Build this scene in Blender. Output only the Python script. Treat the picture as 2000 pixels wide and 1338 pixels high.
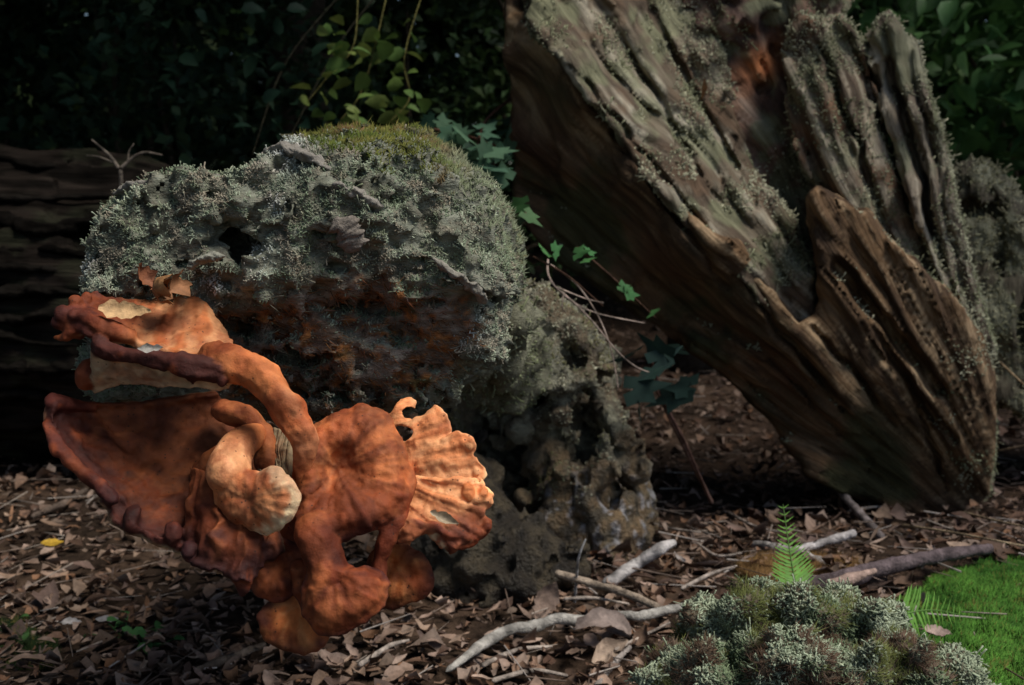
import bpy, math, time
import numpy as np
from mathutils import Vector

T0 = time.time()
SC = bpy.context.scene
for o in list(bpy.data.objects):
    bpy.data.objects.remove(o)

# ------------------------------------------------------------------ camera
CAM_H = 0.50
FPX = 2144.0                      # focal length in pixels of the 2000 px wide photograph
PITCH = math.radians(7.15)
cam_d = bpy.data.cameras.new('camera')
cam_d.sensor_width = 36.0
cam_d.lens = FPX / 2000.0 * 36.0
cam_d.clip_start = 0.02
cam_d.clip_end = 400.0
cam_d.dof.use_dof = True
cam_d.dof.focus_distance = 0.80
cam_d.dof.aperture_fstop = 12.0
cam = bpy.data.objects.new('camera', cam_d)
SC.collection.objects.link(cam)
cam.location = (0, 0, CAM_H)
cam.rotation_euler = (math.pi / 2 - PITCH, 0, 0)
SC.camera = cam

# ------------------------------------------------------------------ sky, sun, exposure
SUN_EL, SUN_AZ = math.radians(58), math.radians(120)
world = bpy.data.worlds.new('World')
SC.world = world
world.use_nodes = True
wn = world.node_tree.nodes
wn.clear()
w_out = wn.new('ShaderNodeOutputWorld')
w_bg = wn.new('ShaderNodeBackground')
w_sky = wn.new('ShaderNodeTexSky')
w_sky.sky_type = 'NISHITA'
w_sky.sun_disc = False
w_sky.sun_elevation = SUN_EL
w_sky.sun_rotation = SUN_AZ
w_bg.inputs['Strength'].default_value = 0.07
world.node_tree.links.new(w_sky.outputs[0], w_bg.inputs[0])
world.node_tree.links.new(w_bg.outputs[0], w_out.inputs[0])

sun_d = bpy.data.lights.new('sun', 'SUN')
sun_d.energy = 2.7
sun_d.angle = math.radians(28)
sun_d.color = (1.0, 0.93, 0.83)
sun = bpy.data.objects.new('sun', sun_d)
SC.collection.objects.link(sun)
sdir = Vector((math.sin(SUN_AZ) * math.cos(SUN_EL), math.cos(SUN_AZ) * math.cos(SUN_EL), math.sin(SUN_EL)))
sun.location = sdir * 6
sun.rotation_euler = sdir.to_track_quat('Z', 'Y').to_euler()

SC.view_settings.view_transform = 'Standard'
SC.view_settings.look = 'None'
SC.view_settings.gamma = 1.0
SC.view_settings.exposure = 0.55
SC.render.engine = 'CYCLES'
SC.cycles.use_denoising = True
SC.cycles.max_bounces = 5
SC.cycles.diffuse_bounces = 3
SC.cycles.glossy_bounces = 2
SC.cycles.transmission_bounces = 3
SC.cycles.transparent_max_bounces = 4
SC.cycles.caustics_reflective = False
SC.cycles.caustics_refractive = False

# ------------------------------------------------------------------ helpers: places
CXP, CYP = 1000.0, 669.0
CP, SP = math.cos(PITCH), math.sin(PITCH)

def P(px, py, d):
    """point seen at a photo pixel, d metres in front of the camera"""
    px, py, d = np.broadcast_arrays(np.asarray(px, float), np.asarray(py, float), np.asarray(d, float))
    xc = (px - CXP) / FPX * d
    yc = (CYP - py) / FPX * d
    return np.stack([xc, d * CP + yc * SP, CAM_H - d * SP + yc * CP], -1)

def proj(w):
    w = np.asarray(w, float)
    y, z = w[..., 1], w[..., 2] - CAM_H
    d = y * CP - z * SP
    yc = y * SP + z * CP
    return CXP + w[..., 0] / d * FPX, CYP - yc / d * FPX, d

def V3(px, py, d):
    return P(px, py, d).reshape(3)

RNG = np.random.default_rng(11)

# ------------------------------------------------------------------ helpers: noise
def _h(ix, iy, iz, seed):
    h = (ix * np.int64(374761393) + iy * np.int64(668265263) + iz * np.int64(2147483647 - 58) + np.int64(seed) * np.int64(974711)) & np.int64(0xFFFFFFFF)
    h = ((h ^ (h >> 13)) * np.int64(1274126177)) & np.int64(0xFFFFFFFF)
    h = h ^ (h >> 16)
    return (h & np.int64(0xFFFFFF)).astype(np.float32) / np.float32(0xFFFFFF)

def vnoise(x, y, z, seed=0):
    x, y, z = np.broadcast_arrays(np.asarray(x, np.float64), np.asarray(y, np.float64), np.asarray(z, np.float64))
    xi, yi, zi = np.floor(x).astype(np.int64), np.floor(y).astype(np.int64), np.floor(z).astype(np.int64)
    fx, fy, fz = (x - xi).astype(np.float32), (y - yi).astype(np.float32), (z - zi).astype(np.float32)
    q = lambda t: t * t * t * (t * (t * 6 - 15) + 10)
    ux, uy, uz = q(fx), q(fy), q(fz)
    def L(a, b, t): return a + (b - a) * t
    c00 = L(_h(xi, yi, zi, seed), _h(xi + 1, yi, zi, seed), ux)
    c10 = L(_h(xi, yi + 1, zi, seed), _h(xi + 1, yi + 1, zi, seed), ux)
    c01 = L(_h(xi, yi, zi + 1, seed), _h(xi + 1, yi, zi + 1, seed), ux)
    c11 = L(_h(xi, yi + 1, zi + 1, seed), _h(xi + 1, yi + 1, zi + 1, seed), ux)
    return L(L(c00, c10, uy), L(c01, c11, uy), uz) * 2 - 1

def fbm(x, y, z, octv=3, seed=0, gain=0.5):
    a, s, n = 1.0, 0.0, 0.0
    for i in range(octv):
        x, y, z = .80 * y + .60 * z, -.80 * x + .36 * y - .48 * z, -.60 * x - .48 * y + .64 * z      # turn the lattice
        s = s + a * vnoise(x + 7.1 * i, y + 3.7 * i, z + 1.3 * i, seed + i * 17)
        x, y, z = x * 2.03, y * 2.03, z * 2.03
        n += a
        a *= gain
    return s / n

def worley(x, y, z, seed=0):
    xi, yi, zi = np.floor(x).astype(np.int64), np.floor(y).astype(np.int64), np.floor(z).astype(np.int64)
    best = np.full(np.shape(x), 9.0, np.float32)
    for a in (-1, 0, 1):
        for b in (-1, 0, 1):
            for c in (-1, 0, 1):
                cx, cy, cz = xi + a, yi + b, zi + c
                h = _h(cx, cy, cz, seed)
                d = (cx + h - x) ** 2 + (cy + (h * 97.13) % 1 - y) ** 2 + (cz + (h * 631.7) % 1 - z) ** 2
                best = np.minimum(best, d)
    return np.sqrt(best)

def sstep(a, b, x):
    t = np.clip((x - a) / (b - a), 0, 1)
    return t * t * (3 - 2 * t)

def smin(a, b, k):
    h = np.clip(0.5 + 0.5 * (b - a) / k, 0, 1)
    return b + (a - b) * h - k * h * (1 - h)

def smax(a, b, k):
    return -smin(-a, -b, k)

def mixc(a, b, t):
    t = np.asarray(t)[..., None]
    return np.asarray(a) * (1 - t) + np.asarray(b) * t

# ------------------------------------------------------------------ helpers: objects
def link(o, parent=None):
    SC.collection.objects.link(o)
    if parent is not None:
        o.parent = parent
    return o

def tag(o, label=None, category=None, group=None, kind=None):
    if label: o['label'] = label
    if category: o['category'] = category
    if group: o['group'] = group
    if kind: o['kind'] = kind
    return o

def empty(name, loc=(0, 0, 0)):
    e = bpy.data.objects.new(name, None)
    e.empty_display_size = 0.05
    e.location = Vector([float(c) for c in loc])
    return link(e)

def make_mesh(name, V, quads=None, tris=None, col=None, mat=None, smooth=True):
    me = bpy.data.meshes.new(name)
    V = np.ascontiguousarray(V, np.float32)
    me.vertices.add(len(V))
    me.vertices.foreach_set('co', V.ravel())
    parts, starts, tot, pos = [], [], [], 0
    for F, k in ((quads, 4), (tris, 3)):
        if F is not None and len(F):
            F = np.asarray(F, np.int32)
            parts.append(F.ravel())
            starts.append(pos + np.arange(len(F), dtype=np.int32) * k)
            pos += F.size
    idx = np.concatenate(parts)
    st = np.concatenate(starts)
    me.loops.add(len(idx))
    me.loops.foreach_set('vertex_index', idx)
    me.polygons.add(len(st))
    me.polygons.foreach_set('loop_start', st)
    if smooth:
        me.polygons.foreach_set('use_smooth', np.ones(len(st), bool))
    me.update(calc_edges=True)
    if col is not None:
        a = me.color_attributes.new('Col', 'FLOAT_COLOR', 'POINT')
        c = np.ones((len(V), 4), np.float32)
        c[:, :np.shape(col)[1]] = np.clip(col, 0, 1)
        a.data.foreach_set('color', c.ravel())
    if mat is not None:
        me.materials.append(mat)
    return me

def obj(name, me, parent=None):
    """links mesh data given in world space; under a parent the offset is taken off again"""
    o = bpy.data.objects.new(name, me)
    link(o, parent)
    if parent is not None:
        o.matrix_parent_inverse.identity()
        o.location = -parent.location
    return o

def add_grain(o, g):
    a = o.data.attributes.new('Grain', 'FLOAT_VECTOR', 'POINT')
    a.data.foreach_set('vector', np.ascontiguousarray(g, np.float32).ravel())
    return o

def mobj(name, V, quads=None, tris=None, col=None, mat=None, parent=None, smooth=True):
    return obj(name, make_mesh(name, V, quads, tris, col, mat, smooth), parent)

def rebase(o):
    """moves a single mesh object's origin to the foot of its mesh"""
    me = o.data
    n = len(me.vertices)
    a = np.empty(n * 3, np.float32)
    me.vertices.foreach_get('co', a)
    a = a.reshape(-1, 3)
    c = np.array([(a[:, 0].min() + a[:, 0].max()) / 2, (a[:, 1].min() + a[:, 1].max()) / 2, a[:, 2].min()], np.float32)
    me.vertices.foreach_set('co', (a - c).ravel())
    me.update()
    o.location = Vector([float(q) for q in c]) + o.location
    return o

# ------------------------------------------------------------------ helpers: materials
def material(name, rough=0.8, spec=0.3, bump=0.3, bscale=400.0, bdist=0.001, vary=0.25, vscale=60.0, hue=0.0,
             translucent=0.0, grain=False, attr=True, base=(0.5, 0.5, 0.5), rnd=0.0, stretch=None, detail=5.0):
    m = bpy.data.materials.new(name)
    m.use_nodes = True
    nt = m.node_tree
    N, Lk = nt.nodes, nt.links
    N.clear()
    out = N.new('ShaderNodeOutputMaterial')
    bs = N.new('ShaderNodeBsdfPrincipled')
    bs.inputs['Roughness'].default_value = rough
    bs.inputs['Specular IOR Level'].default_value = spec
    geo = N.new('ShaderNodeNewGeometry')
    vec = geo.outputs['Position']
    if grain:
        ga = N.new('ShaderNodeAttribute')
        ga.attribute_name = 'Grain'
        vec = ga.outputs['Vector']
    if stretch:
        mp = N.new('ShaderNodeMapping')
        mp.inputs['Scale'].default_value = stretch
        Lk.new(vec, mp.inputs['Vector'])
        vec = mp.outputs[0]
    if attr:
        at = N.new('ShaderNodeAttribute')
        at.attribute_name = 'Col'
        c = at.outputs['Color']
    else:
        rgb = N.new('ShaderNodeRGB')
        rgb.outputs[0].default_value = (*base, 1)
        c = rgb.outputs[0]
    n1 = N.new('ShaderNodeTexNoise')
    n1.inputs['Scale'].default_value = vscale
    n1.inputs['Detail'].default_value = detail
    n1.inputs['Roughness'].default_value = 0.65
    Lk.new(vec, n1.inputs['Vector'])
    mr = N.new('ShaderNodeMapRange')
    mr.inputs['From Min'].default_value = 0.28
    mr.inputs['From Max'].default_value = 0.72
    mr.inputs['To Min'].default_value = 1 - vary
    mr.inputs['To Max'].default_value = 1 + vary
    Lk.new(n1.outputs['Fac'], mr.inputs['Value'])
    val = mr.outputs[0]
    if rnd:
        oi = N.new('ShaderNodeObjectInfo')
        m2 = N.new('ShaderNodeMapRange')
        m2.inputs['To Min'].default_value = 1 - rnd
        m2.inputs['To Max'].default_value = 1 + rnd
        Lk.new(oi.outputs['Random'], m2.inputs['Value'])
        mm = N.new('ShaderNodeMath')
        mm.operation = 'MULTIPLY'
        Lk.new(val, mm.inputs[0])
        Lk.new(m2.outputs[0], mm.inputs[1])
        val = mm.outputs[0]
    hsv = N.new('ShaderNodeHueSaturation')
    Lk.new(c, hsv.inputs['Color'])
    Lk.new(val, hsv.inputs['Value'])
    c = hsv.outputs[0]
    Lk.new(c, bs.inputs['Base Color'])
    if bump:
        n2 = N.new('ShaderNodeTexNoise')
        n2.inputs['Scale'].default_value = bscale
        n2.inputs['Detail'].default_value = detail
        n2.inputs['Roughness'].default_value = 0.6
        Lk.new(vec, n2.inputs['Vector'])
        bp = N.new('ShaderNodeBump')
        bp.inputs['Strength'].default_value = bump
        bp.inputs['Distance'].default_value = bdist
        Lk.new(n2.outputs['Fac'], bp.inputs['Height'])
        Lk.new(bp.outputs[0], bs.inputs['Normal'])
    if translucent:
        tr = N.new('ShaderNodeBsdfTranslucent')
        Lk.new(c, tr.inputs['Color'])
        mx = N.new('ShaderNodeMixShader')
        mx.inputs[0].default_value = translucent
        Lk.new(bs.outputs[0], mx.inputs[1])
        Lk.new(tr.outputs[0], mx.inputs[2])
        Lk.new(mx.outputs[0], out.inputs['Surface'])
    else:
        Lk.new(bs.outputs[0], out.inputs['Surface'])
    m['bsdf'] = bs.name
    return m

# ------------------------------------------------------------------ helpers: sculpting
def surface_nets(f):
    s = f < 0
    nx, ny, nz = f.shape
    cnt = np.zeros((nx - 1, ny - 1, nz - 1), np.int8)
    for a in (0, 1):
        for b in (0, 1):
            for c in (0, 1):
                cnt += s[a:nx - 1 + a, b:ny - 1 + b, c:nz - 1 + c]
    act = (cnt > 0) & (cnt < 8)
    ai = np.argwhere(act)
    idx = np.full(act.shape, -1, np.int32)
    idx[act] = np.arange(len(ai), dtype=np.int32)
    acc = np.zeros((len(ai), 3))
    num = np.zeros(len(ai))
    cor = [(a, b, c) for a in (0, 1) for b in (0, 1) for c in (0, 1)]
    fv = {c: f[ai[:, 0] + c[0], ai[:, 1] + c[1], ai[:, 2] + c[2]].astype(np.float64) for c in cor}
    for c in cor:
        for ax in range(3):
            if c[ax]:
                continue
            e = list(c); e[ax] = 1; e = tuple(e)
            fa, fb = fv[c], fv[e]
            m = (fa < 0) != (fb < 0)
            t = np.where(m, fa / np.where(m, fa - fb, 1), 0)
            p = np.repeat(np.array([c], float), len(ai), 0)
            p[:, ax] += t
            acc += p * m[:, None]
            num += m
    V = ai + acc / num[:, None]
    Q = []
    for ax in range(3):
        o1, o2 = (ax + 1) % 3, (ax + 2) % 3
        A = [slice(None)] * 3; B = [slice(None)] * 3
        A[ax] = slice(0, -1); B[ax] = slice(1, None)
        for o in (o1, o2):
            A[o] = slice(1, -1); B[o] = slice(1, -1)
        sa, sb = s[tuple(A)], s[tuple(B)]
        ed = np.argwhere(sa != sb)
        if not len(ed):
            continue
        flip = sa[ed[:, 0], ed[:, 1], ed[:, 2]]
        e = ed.copy()
        e[:, o1] += 1; e[:, o2] += 1
        def cell(d1, d2):
            q = e.copy(); q[:, o1] += d1; q[:, o2] += d2
            return idx[q[:, 0], q[:, 1], q[:, 2]]
        q = np.stack([cell(-1, -1), cell(0, -1), cell(0, 0), cell(-1, 0)], 1)
        q[~flip] = q[~flip][:, ::-1]
        Q.append(q)
    return V, np.concatenate(Q)

def poly_sdf(x, y, poly):
    """signed distance to a polygon, negative inside"""
    p = np.asarray(poly, float)
    d = np.full(np.shape(x), 1e18)
    ins = np.zeros(np.shape(x), bool)
    for i in range(len(p)):
        a, b = p[i], p[(i + 1) % len(p)]
        ex, ey = b - a
        wx, wy = x - a[0], y - a[1]
        t = np.clip((wx * ex + wy * ey) / (ex * ex + ey * ey + 1e-9), 0, 1)
        d = np.minimum(d, (wx - ex * t) ** 2 + (wy - ey * t) ** 2)
        c = (a[1] > y) != (b[1] > y)
        ins ^= c & (x < ex * (y - a[1]) / (ey + (ey == 0) * 1e-9) + a[0])
    return np.where(ins, -1, 1) * np.sqrt(d)

def idw(x, y, pts, eps=40.0, power=2.0):
    w = 0; s = 0
    for (a, b, v) in pts:
        k = 1.0 / ((x - a) ** 2 + (y - b) ** 2 + eps * eps) ** power
        w = w + k; s = s + k * v
    return s / w

def ell(x, y, z, c, r):
    q = np.sqrt(((x - c[0]) / r[0]) ** 2 + ((y - c[1]) / r[1]) ** 2 + ((z - c[2]) / r[2]) ** 2)
    return (q - 1) * min(r)

def sculpt(box, step, D0, base, noise=None, band=70.0):
    """box = px0,px1,py0,py1,z0,z1 ; z in pixels of depth at D0.  Returns world verts, quads, (px,py,z) per vertex"""
    X = np.arange(box[0], box[1] + step, step, dtype=np.float32)
    Y = np.arange(box[2], box[3] + step, step, dtype=np.float32)
    Z = np.arange(box[4], box[5] + step, step, dtype=np.float32)
    gx, gy = np.meshgrid(X, Y, indexing='ij')
    f = base(gx[:, :, None], gy[:, :, None], Z[None, None, :])
    f = np.ascontiguousarray(np.broadcast_to(f, (len(X), len(Y), len(Z)))).astype(np.float32)
    if noise is not None:
        m = np.abs(f) < band
        ii = np.nonzero(m)
        f[m] += noise(X[ii[0]], Y[ii[1]], Z[ii[2]])
    # closed at the box
    for a in range(3):
        for e in (0, -1):
            sl = [slice(None)] * 3
            sl[a] = e
            f[tuple(sl)] = np.maximum(f[tuple(sl)], 1.0)
    V, Q = surface_nets(f)
    px = box[0] + V[:, 0] * step
    py = box[2] + V[:, 1] * step
    z = box[4] + V[:, 2] * step
    return P(px, py, D0 * (1 + z / FPX)), Q, (px, py, z)

def keep_big(V, Q, extra=()):
    """drops loose crumbs: keeps the largest connected piece"""
    n = len(V)
    lab = np.arange(n)
    e = np.concatenate([Q[:, [0, 1]], Q[:, [1, 2]], Q[:, [2, 3]], Q[:, [3, 0]]])
    for _ in range(400):
        m = np.minimum(lab[e[:, 0]], lab[e[:, 1]])
        new = lab.copy()
        np.minimum.at(new, e[:, 0], m)
        np.minimum.at(new, e[:, 1], m)
        new = new[new]
        if (new == lab).all():
            break
        lab = new
    u, c = np.unique(lab, return_counts=True)
    k = lab == u[c.argmax()]
    re = np.cumsum(k) - 1
    return V[k], re[Q[k[Q[:, 0]]]], [a[k] for a in extra]

def vnormals(V, Q):
    n = np.cross(V[Q[:, 2]] - V[Q[:, 0]], V[Q[:, 3 if Q.shape[1] == 4 else 1]] - V[Q[:, 1 if Q.shape[1] == 4 else 0]])
    if Q.shape[1] == 3:
        n = np.cross(V[Q[:, 1]] - V[Q[:, 0]], V[Q[:, 2]] - V[Q[:, 0]])
    out = np.zeros(V.shape)
    for k in range(Q.shape[1]):
        for c in range(3):
            out[:, c] += np.bincount(Q[:, k], n[:, c], len(V))
    return out / (np.linalg.norm(out, axis=1, keepdims=True) + 1e-12)

def scatter(V, Q, n, weight=None, rng=RNG):
    """n points on a quad mesh -> positions, normals, vertex index"""
    a, b, c, d = V[Q[:, 0]], V[Q[:, 1]], V[Q[:, 2]], V[Q[:, 3]]
    nr = np.cross(c - a, d - b)
    ar = np.linalg.norm(nr, axis=1)
    w = ar if weight is None else ar * weight[Q].mean(1)
    w = w / w.sum()
    i = rng.choice(len(Q), n, p=w)
    u, v = rng.random((n, 1)), rng.random((n, 1))
    p = (a[i] * (1 - u) + b[i] * u) * (1 - v) + (d[i] * (1 - u) + c[i] * u) * v
    vn = vnormals(V, Q)
    return p, vn[Q[i, 0]], Q[i, 0]

def unit(a):
    return a / (np.linalg.norm(a, axis=-1, keepdims=True) + 1e-12)

def stalks(base, nrm, L, R, col, branches=2, lean=0.6, up=0.25, tip=1.12, flare=1.15, bend=0.35, rng=RNG):
    """short branching lichen stalks: verts, quads, tris, colours"""
    n = len(base)
    L = np.broadcast_to(np.asarray(L, float), n)[:, None]
    R = np.broadcast_to(np.asarray(R, float), n)[:, None]
    ax = unit(nrm + lean * rng.normal(size=(n, 3)) * 0.6 + np.array([0, 0, up]))
    t1 = unit(np.cross(ax, unit(rng.normal(size=(n, 3)))))
    t2 = np.cross(ax, t1)
    ang = [0, 2.094, 4.189]
    off = [t1 * math.cos(a) + t2 * math.sin(a) for a in ang]
    bnd = rng.normal(size=(n, 3)) * bend * L
    c0 = base - ax * L * 0.15
    c1 = base + ax * L * 0.5 + bnd * 0.3
    c2 = base + ax * L + bnd
    rings = [np.stack([c + o * R * k for o in off], 1) for c, k in ((c0, 1.0), (c1, 0.8), (c2, flare))]
    V = [np.concatenate(rings, 1)]
    nv = 9
    br = []
    for b in range(branches):
        st = c0 + (c2 - c0) * rng.uniform(0.35, 0.8, (n, 1))
        dr = unit(ax * 0.6 + unit(rng.normal(size=(n, 3))))
        tp = st + dr * L * rng.uniform(0.3, 0.6, (n, 1))
        br.append(np.stack([st + off[0] * R * .8, st + off[1] * R * .8, st + off[2] * R * .8, tp], 1))
    V += br
    V = np.concatenate(V, 1)
    nv = V.shape[1]
    q, t = [], []
    for r in (0, 3):
        for k in range(3):
            q.append([r + k, r + (k + 1) % 3, r + 3 + (k + 1) % 3, r + 3 + k])
    t.append([6, 7, 8])
    for b in range(branches):
        o = 9 + 4 * b
        for k in range(3):
            t.append([o + k, o + (k + 1) % 3, o + 3])
    o = (np.arange(n) * nv)[:, None, None]
    q = (np.array(q)[None] + o).reshape(-1, 4)
    t = (np.array(t)[None] + o).reshape(-1, 3)
    C = np.repeat(np.asarray(col, float)[:, None, :], nv, 1)
    C[:, 6:9] *= tip
    for b in range(branches):
        C[:, 9 + 4 * b + 3] *= tip
    return V.reshape(-1, 3), q, t, C.reshape(-1, 3)

def hairs(base, nrm, L, R, col, lean=0.5, up=0.3, tipc=1.2, rng=RNG):
    n = len(base)
    L = np.broadcast_to(np.asarray(L, float), n)[:, None]
    R = np.broadcast_to(np.asarray(R, float), n)[:, None]
    ax = unit(nrm + lean * rng.normal(size=(n, 3)) * 0.6 + np.array([0, 0, up]))
    t1 = unit(np.cross(ax, unit(rng.normal(size=(n, 3)))))
    t2 = np.cross(ax, t1)
    b0 = base - ax * L * .1
    V = np.stack([b0 + t1 * R, b0 - t1 * R * .5 + t2 * R * .87, b0 - t1 * R * .5 - t2 * R * .87,
                  base + ax * L + rng.normal(size=(n, 3)) * L * .25], 1)
    t = np.array([[0, 1, 3], [1, 2, 3], [2, 0, 3]])
    t = (t[None] + (np.arange(n) * 4)[:, None, None]).reshape(-1, 3)
    C = np.repeat(np.asarray(col, float)[:, None, :], 4, 1)
    C[:, 3] *= tipc
    return V.reshape(-1, 3), None, t, C.reshape(-1, 3)

def nubs(base, nrm, L, R, col, lean=1.0, up=0.2, flare=1.3, tip=1.08, rng=RNG):
    """stubby crust lobes of seven faces each"""
    n = len(base)
    L = np.broadcast_to(np.asarray(L, float), n)[:, None]
    R = np.broadcast_to(np.asarray(R, float), n)[:, None]
    ax = unit(nrm + lean * rng.normal(size=(n, 3)) * 0.6 + np.array([0, 0, up]))
    t1 = unit(np.cross(ax, unit(rng.normal(size=(n, 3)))))
    t2 = np.cross(ax, t1)
    top = base + ax * L
    sq = rng.uniform(.45, 1.0, (n, 1))
    V = np.stack([c + (t1 * math.cos(a) + t2 * math.sin(a) * sq) * R * k for c, k in ((base - ax * L * .25, 1.0), (top, flare)) for a in (0, 2.094, 4.189)], 1)
    q = np.array([[0, 1, 4, 3], [1, 2, 5, 4], [2, 0, 3, 5]])
    o = (np.arange(n) * 6)[:, None, None]
    C = np.repeat(np.asarray(col, float)[:, None, :], 6, 1)
    C[:, 3:] *= tip
    return V.reshape(-1, 3), (q[None] + o).reshape(-1, 4), (np.array([[3, 4, 5]])[None] + o).reshape(-1, 3), C.reshape(-1, 3)

def crust(base, nrm, col, nub=(.0011, .0005), tall=(.0042, .00048), share=.16, lean=1.2, up=.25, rng=RNG):
    """mostly short crust, some taller branching stalks standing in tufts"""
    n = len(base)
    f = fbm(base[:, 0] * 90, base[:, 1] * 90, base[:, 2] * 90, 2, 77) + .25 * rng.normal(size=n)
    k = f > np.quantile(f, 1 - share)
    a = nubs(base[~k], nrm[~k], nub[0] * rng.gamma(3, .42, (~k).sum()), nub[1] * rng.uniform(.6, 1.7, (~k).sum()), col[~k], lean=lean, up=up, rng=rng)
    b = stalks(base[k], nrm[k], tall[0] * rng.gamma(5, .2, k.sum()).clip(.3, 2), tall[1] * rng.uniform(.8, 1.4, k.sum()), col[k], branches=2, lean=lean, up=up, flare=1.4, bend=.4, rng=rng)
    return join(a, b)

def crspline(pts, n):
    """Catmull-Rom through pts (m,k) at n samples, chord-length independent"""
    p = np.asarray(pts, float)
    m = len(p)
    p = np.concatenate([[2 * p[0] - p[1]], p, [2 * p[-1] - p[-2]]])
    s = np.linspace(0, m - 1, n)
    i = np.minimum(s.astype(int), m - 2)
    t = (s - i).reshape((-1,) + (1,) * (p.ndim - 1))
    a, b, c, d = p[i], p[i + 1], p[i + 2], p[i + 3]
    return 0.5 * (2 * b + (c - a) * t + (2 * a - 5 * b + 4 * c - d) * t ** 2 + (3 * b - a - 3 * c + d) * t ** 3)

def tube(path, radii, n=40, m=14, lump=0.0, lscale=100.0, seed=0, squash=1.0, col=None, capround=True):
    """round tube along world points; returns verts, quads, tris, along(0..1)"""
    c = crspline(path, n)
    r = np.interp(np.linspace(0, 1, n), np.linspace(0, 1, len(radii)), radii)
    tg = unit(np.gradient(c, axis=0))
    ref = np.array([0.03, 0.1, 1.0])
    if abs(tg[:, 2]).mean() > 0.85:
        ref = np.array([0.1, 1.0, 0.05])
    a = unit(np.cross(tg, ref))
    b = np.cross(tg, a)
    if capround:
        e = np.cumsum(np.r_[0, np.linalg.norm(np.diff(c, axis=0), axis=1)])
        for dist, rr in ((e, r[0]), (e[-1] - e, r[-1])):
            k = np.clip(dist / max(rr, 1e-6), 0, 1)
            r = r * np.sqrt(np.clip(1 - (1 - k) ** 2, 0.0, 1))
        r = np.maximum(r, 1e-5)
    th = np.linspace(0, 2 * np.pi, m, endpoint=False)
    ring = np.cos(th)[None, :, None] * a[:, None, :] + np.sin(th)[None, :, None] * b[:, None, :] * squash
    V = c[:, None, :] + ring * r[:, None, None]
    if lump:
        q = V.reshape(-1, 3) * lscale
        d = fbm(q[:, 0], q[:, 1], q[:, 2], 3, seed).reshape(n, m)
        V = V + ring * (d * lump * r[:, None])[:, :, None]
    i = np.arange(n - 1)[:, None] * m
    k = np.arange(m)[None, :]
    k2 = (k + 1) % m
    Q = np.stack([i + k, i + k2, i + m + k2, i + m + k], -1).reshape(-1, 4)
    V = V.reshape(-1, 3)
    caps = [[(m - 1 - j), m - 2 - j, m - 1] for j in range(0)]
    T = np.array([[0, j + 1, j] for j in range(1, m - 1)] + [[(n - 1) * m, (n - 1) * m + j, (n - 1) * m + j + 1] for j in range(1, m - 1)])
    return V, Q, T, np.repeat(np.linspace(0, 1, n), m)

def join(*ms):
    """joins (V, quads, tris, col) tuples"""
    V, q, t, C, o = [], [], [], [], 0
    for (v, a, b, c) in ms:
        V.append(v); C.append(c)
        if a is not None and len(a): q.append(np.asarray(a) + o)
        if b is not None and len(b): t.append(np.asarray(b) + o)
        o += len(v)
    return np.concatenate(V), (np.concatenate(q) if q else None), (np.concatenate(t) if t else None), np.concatenate(C)

def vary(c, n, amt=0.25, rng=RNG):
    """n colours round c"""
    c = np.asarray(c, float)
    return c[None] * (1 + amt * rng.normal(size=(n, 1))).clip(0.35, 1.9) * (1 + amt * 0.25 * rng.normal(size=(n, 3)))
# ------------------------------------------------------------------ ground
def ground_h(x, y):
    x = np.asarray(x, float); y = np.asarray(y, float)
    h = 0.018 * fbm(x * 2.2, y * 2.2, x * 0 + 3.0, 3, 4) + 0.006 * vnoise(x * 14, y * 14, x * 0, 8)
    h = h + 0.045 * np.exp(-(((x - 0.62) / 0.24) ** 2 + ((y - 1.32) / 0.30) ** 2))      # mossy hump on the right
    far = np.sqrt(x * x + y * y)
    h = h + 0.02 * np.clip(far - 3, 0, 40) * (0.6 + 0.4 * vnoise(x * .12, y * .12, x * 0, 5))
    return h

def on_ground(px, py, lift=0.0):
    """world point where the view ray through a pixel meets the ground"""
    d = CAM_H * FPX / np.maximum(py - 400.0, 20.0)
    for _ in range(6):
        w = P(px, py, d)
        gap = w[..., 2] - ground_h(w[..., 0], w[..., 1]) - lift
        d = d * (1 + gap / (CAM_H * 1.0))
    return P(px, py, d), d

def axis_grid(lo, hi, fine_lo, fine_hi, fine, grow=1.18):
    a = list(np.arange(fine_lo, fine_hi, fine))
    s = fine
    while a[-1] < hi:
        s *= grow; a.append(a[-1] + s)
    s = fine
    while a[0] > lo:
        s *= grow; a.insert(0, a[0] - s)
    return np.array(a)

gx = axis_grid(-90, 90, -1.6, 1.6, 0.034)
gy = axis_grid(-60, 120, 0.6, 3.4, 0.034)
GX, GY = np.meshgrid(gx, gy, indexing='ij')
GZ = ground_h(GX, GY) + 0.004 * fbm(GX * 60, GY * 60, GX * 0, 2, 31)
nx_, ny_ = GX.shape
ii = (np.arange(nx_ - 1)[:, None] * ny_ + np.arange(ny_ - 1)[None, :]).ravel()
GQ = np.stack([ii, ii + ny_, ii + ny_ + 1, ii + 1], 1)
gv = np.stack([GX, GY, GZ], -1).reshape(-1, 3)
gn = fbm(gv[:, 0] * 9, gv[:, 1] * 9, gv[:, 2] * 0, 4, 77)
gcol = mixc((0.030, 0.020, 0.014), (0.085, 0.055, 0.038), sstep(-.4, .5, gn))
M_SOIL = material('forest_soil', rough=0.95, spec=0.1, bump=0.9, bscale=90, bdist=0.01, vary=0.5, vscale=70)
ground = mobj('ground', gv, GQ, None, gcol, M_SOIL)
tag(ground, 'dark brown woodland soil under the leaf litter', kind='structure')

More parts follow.
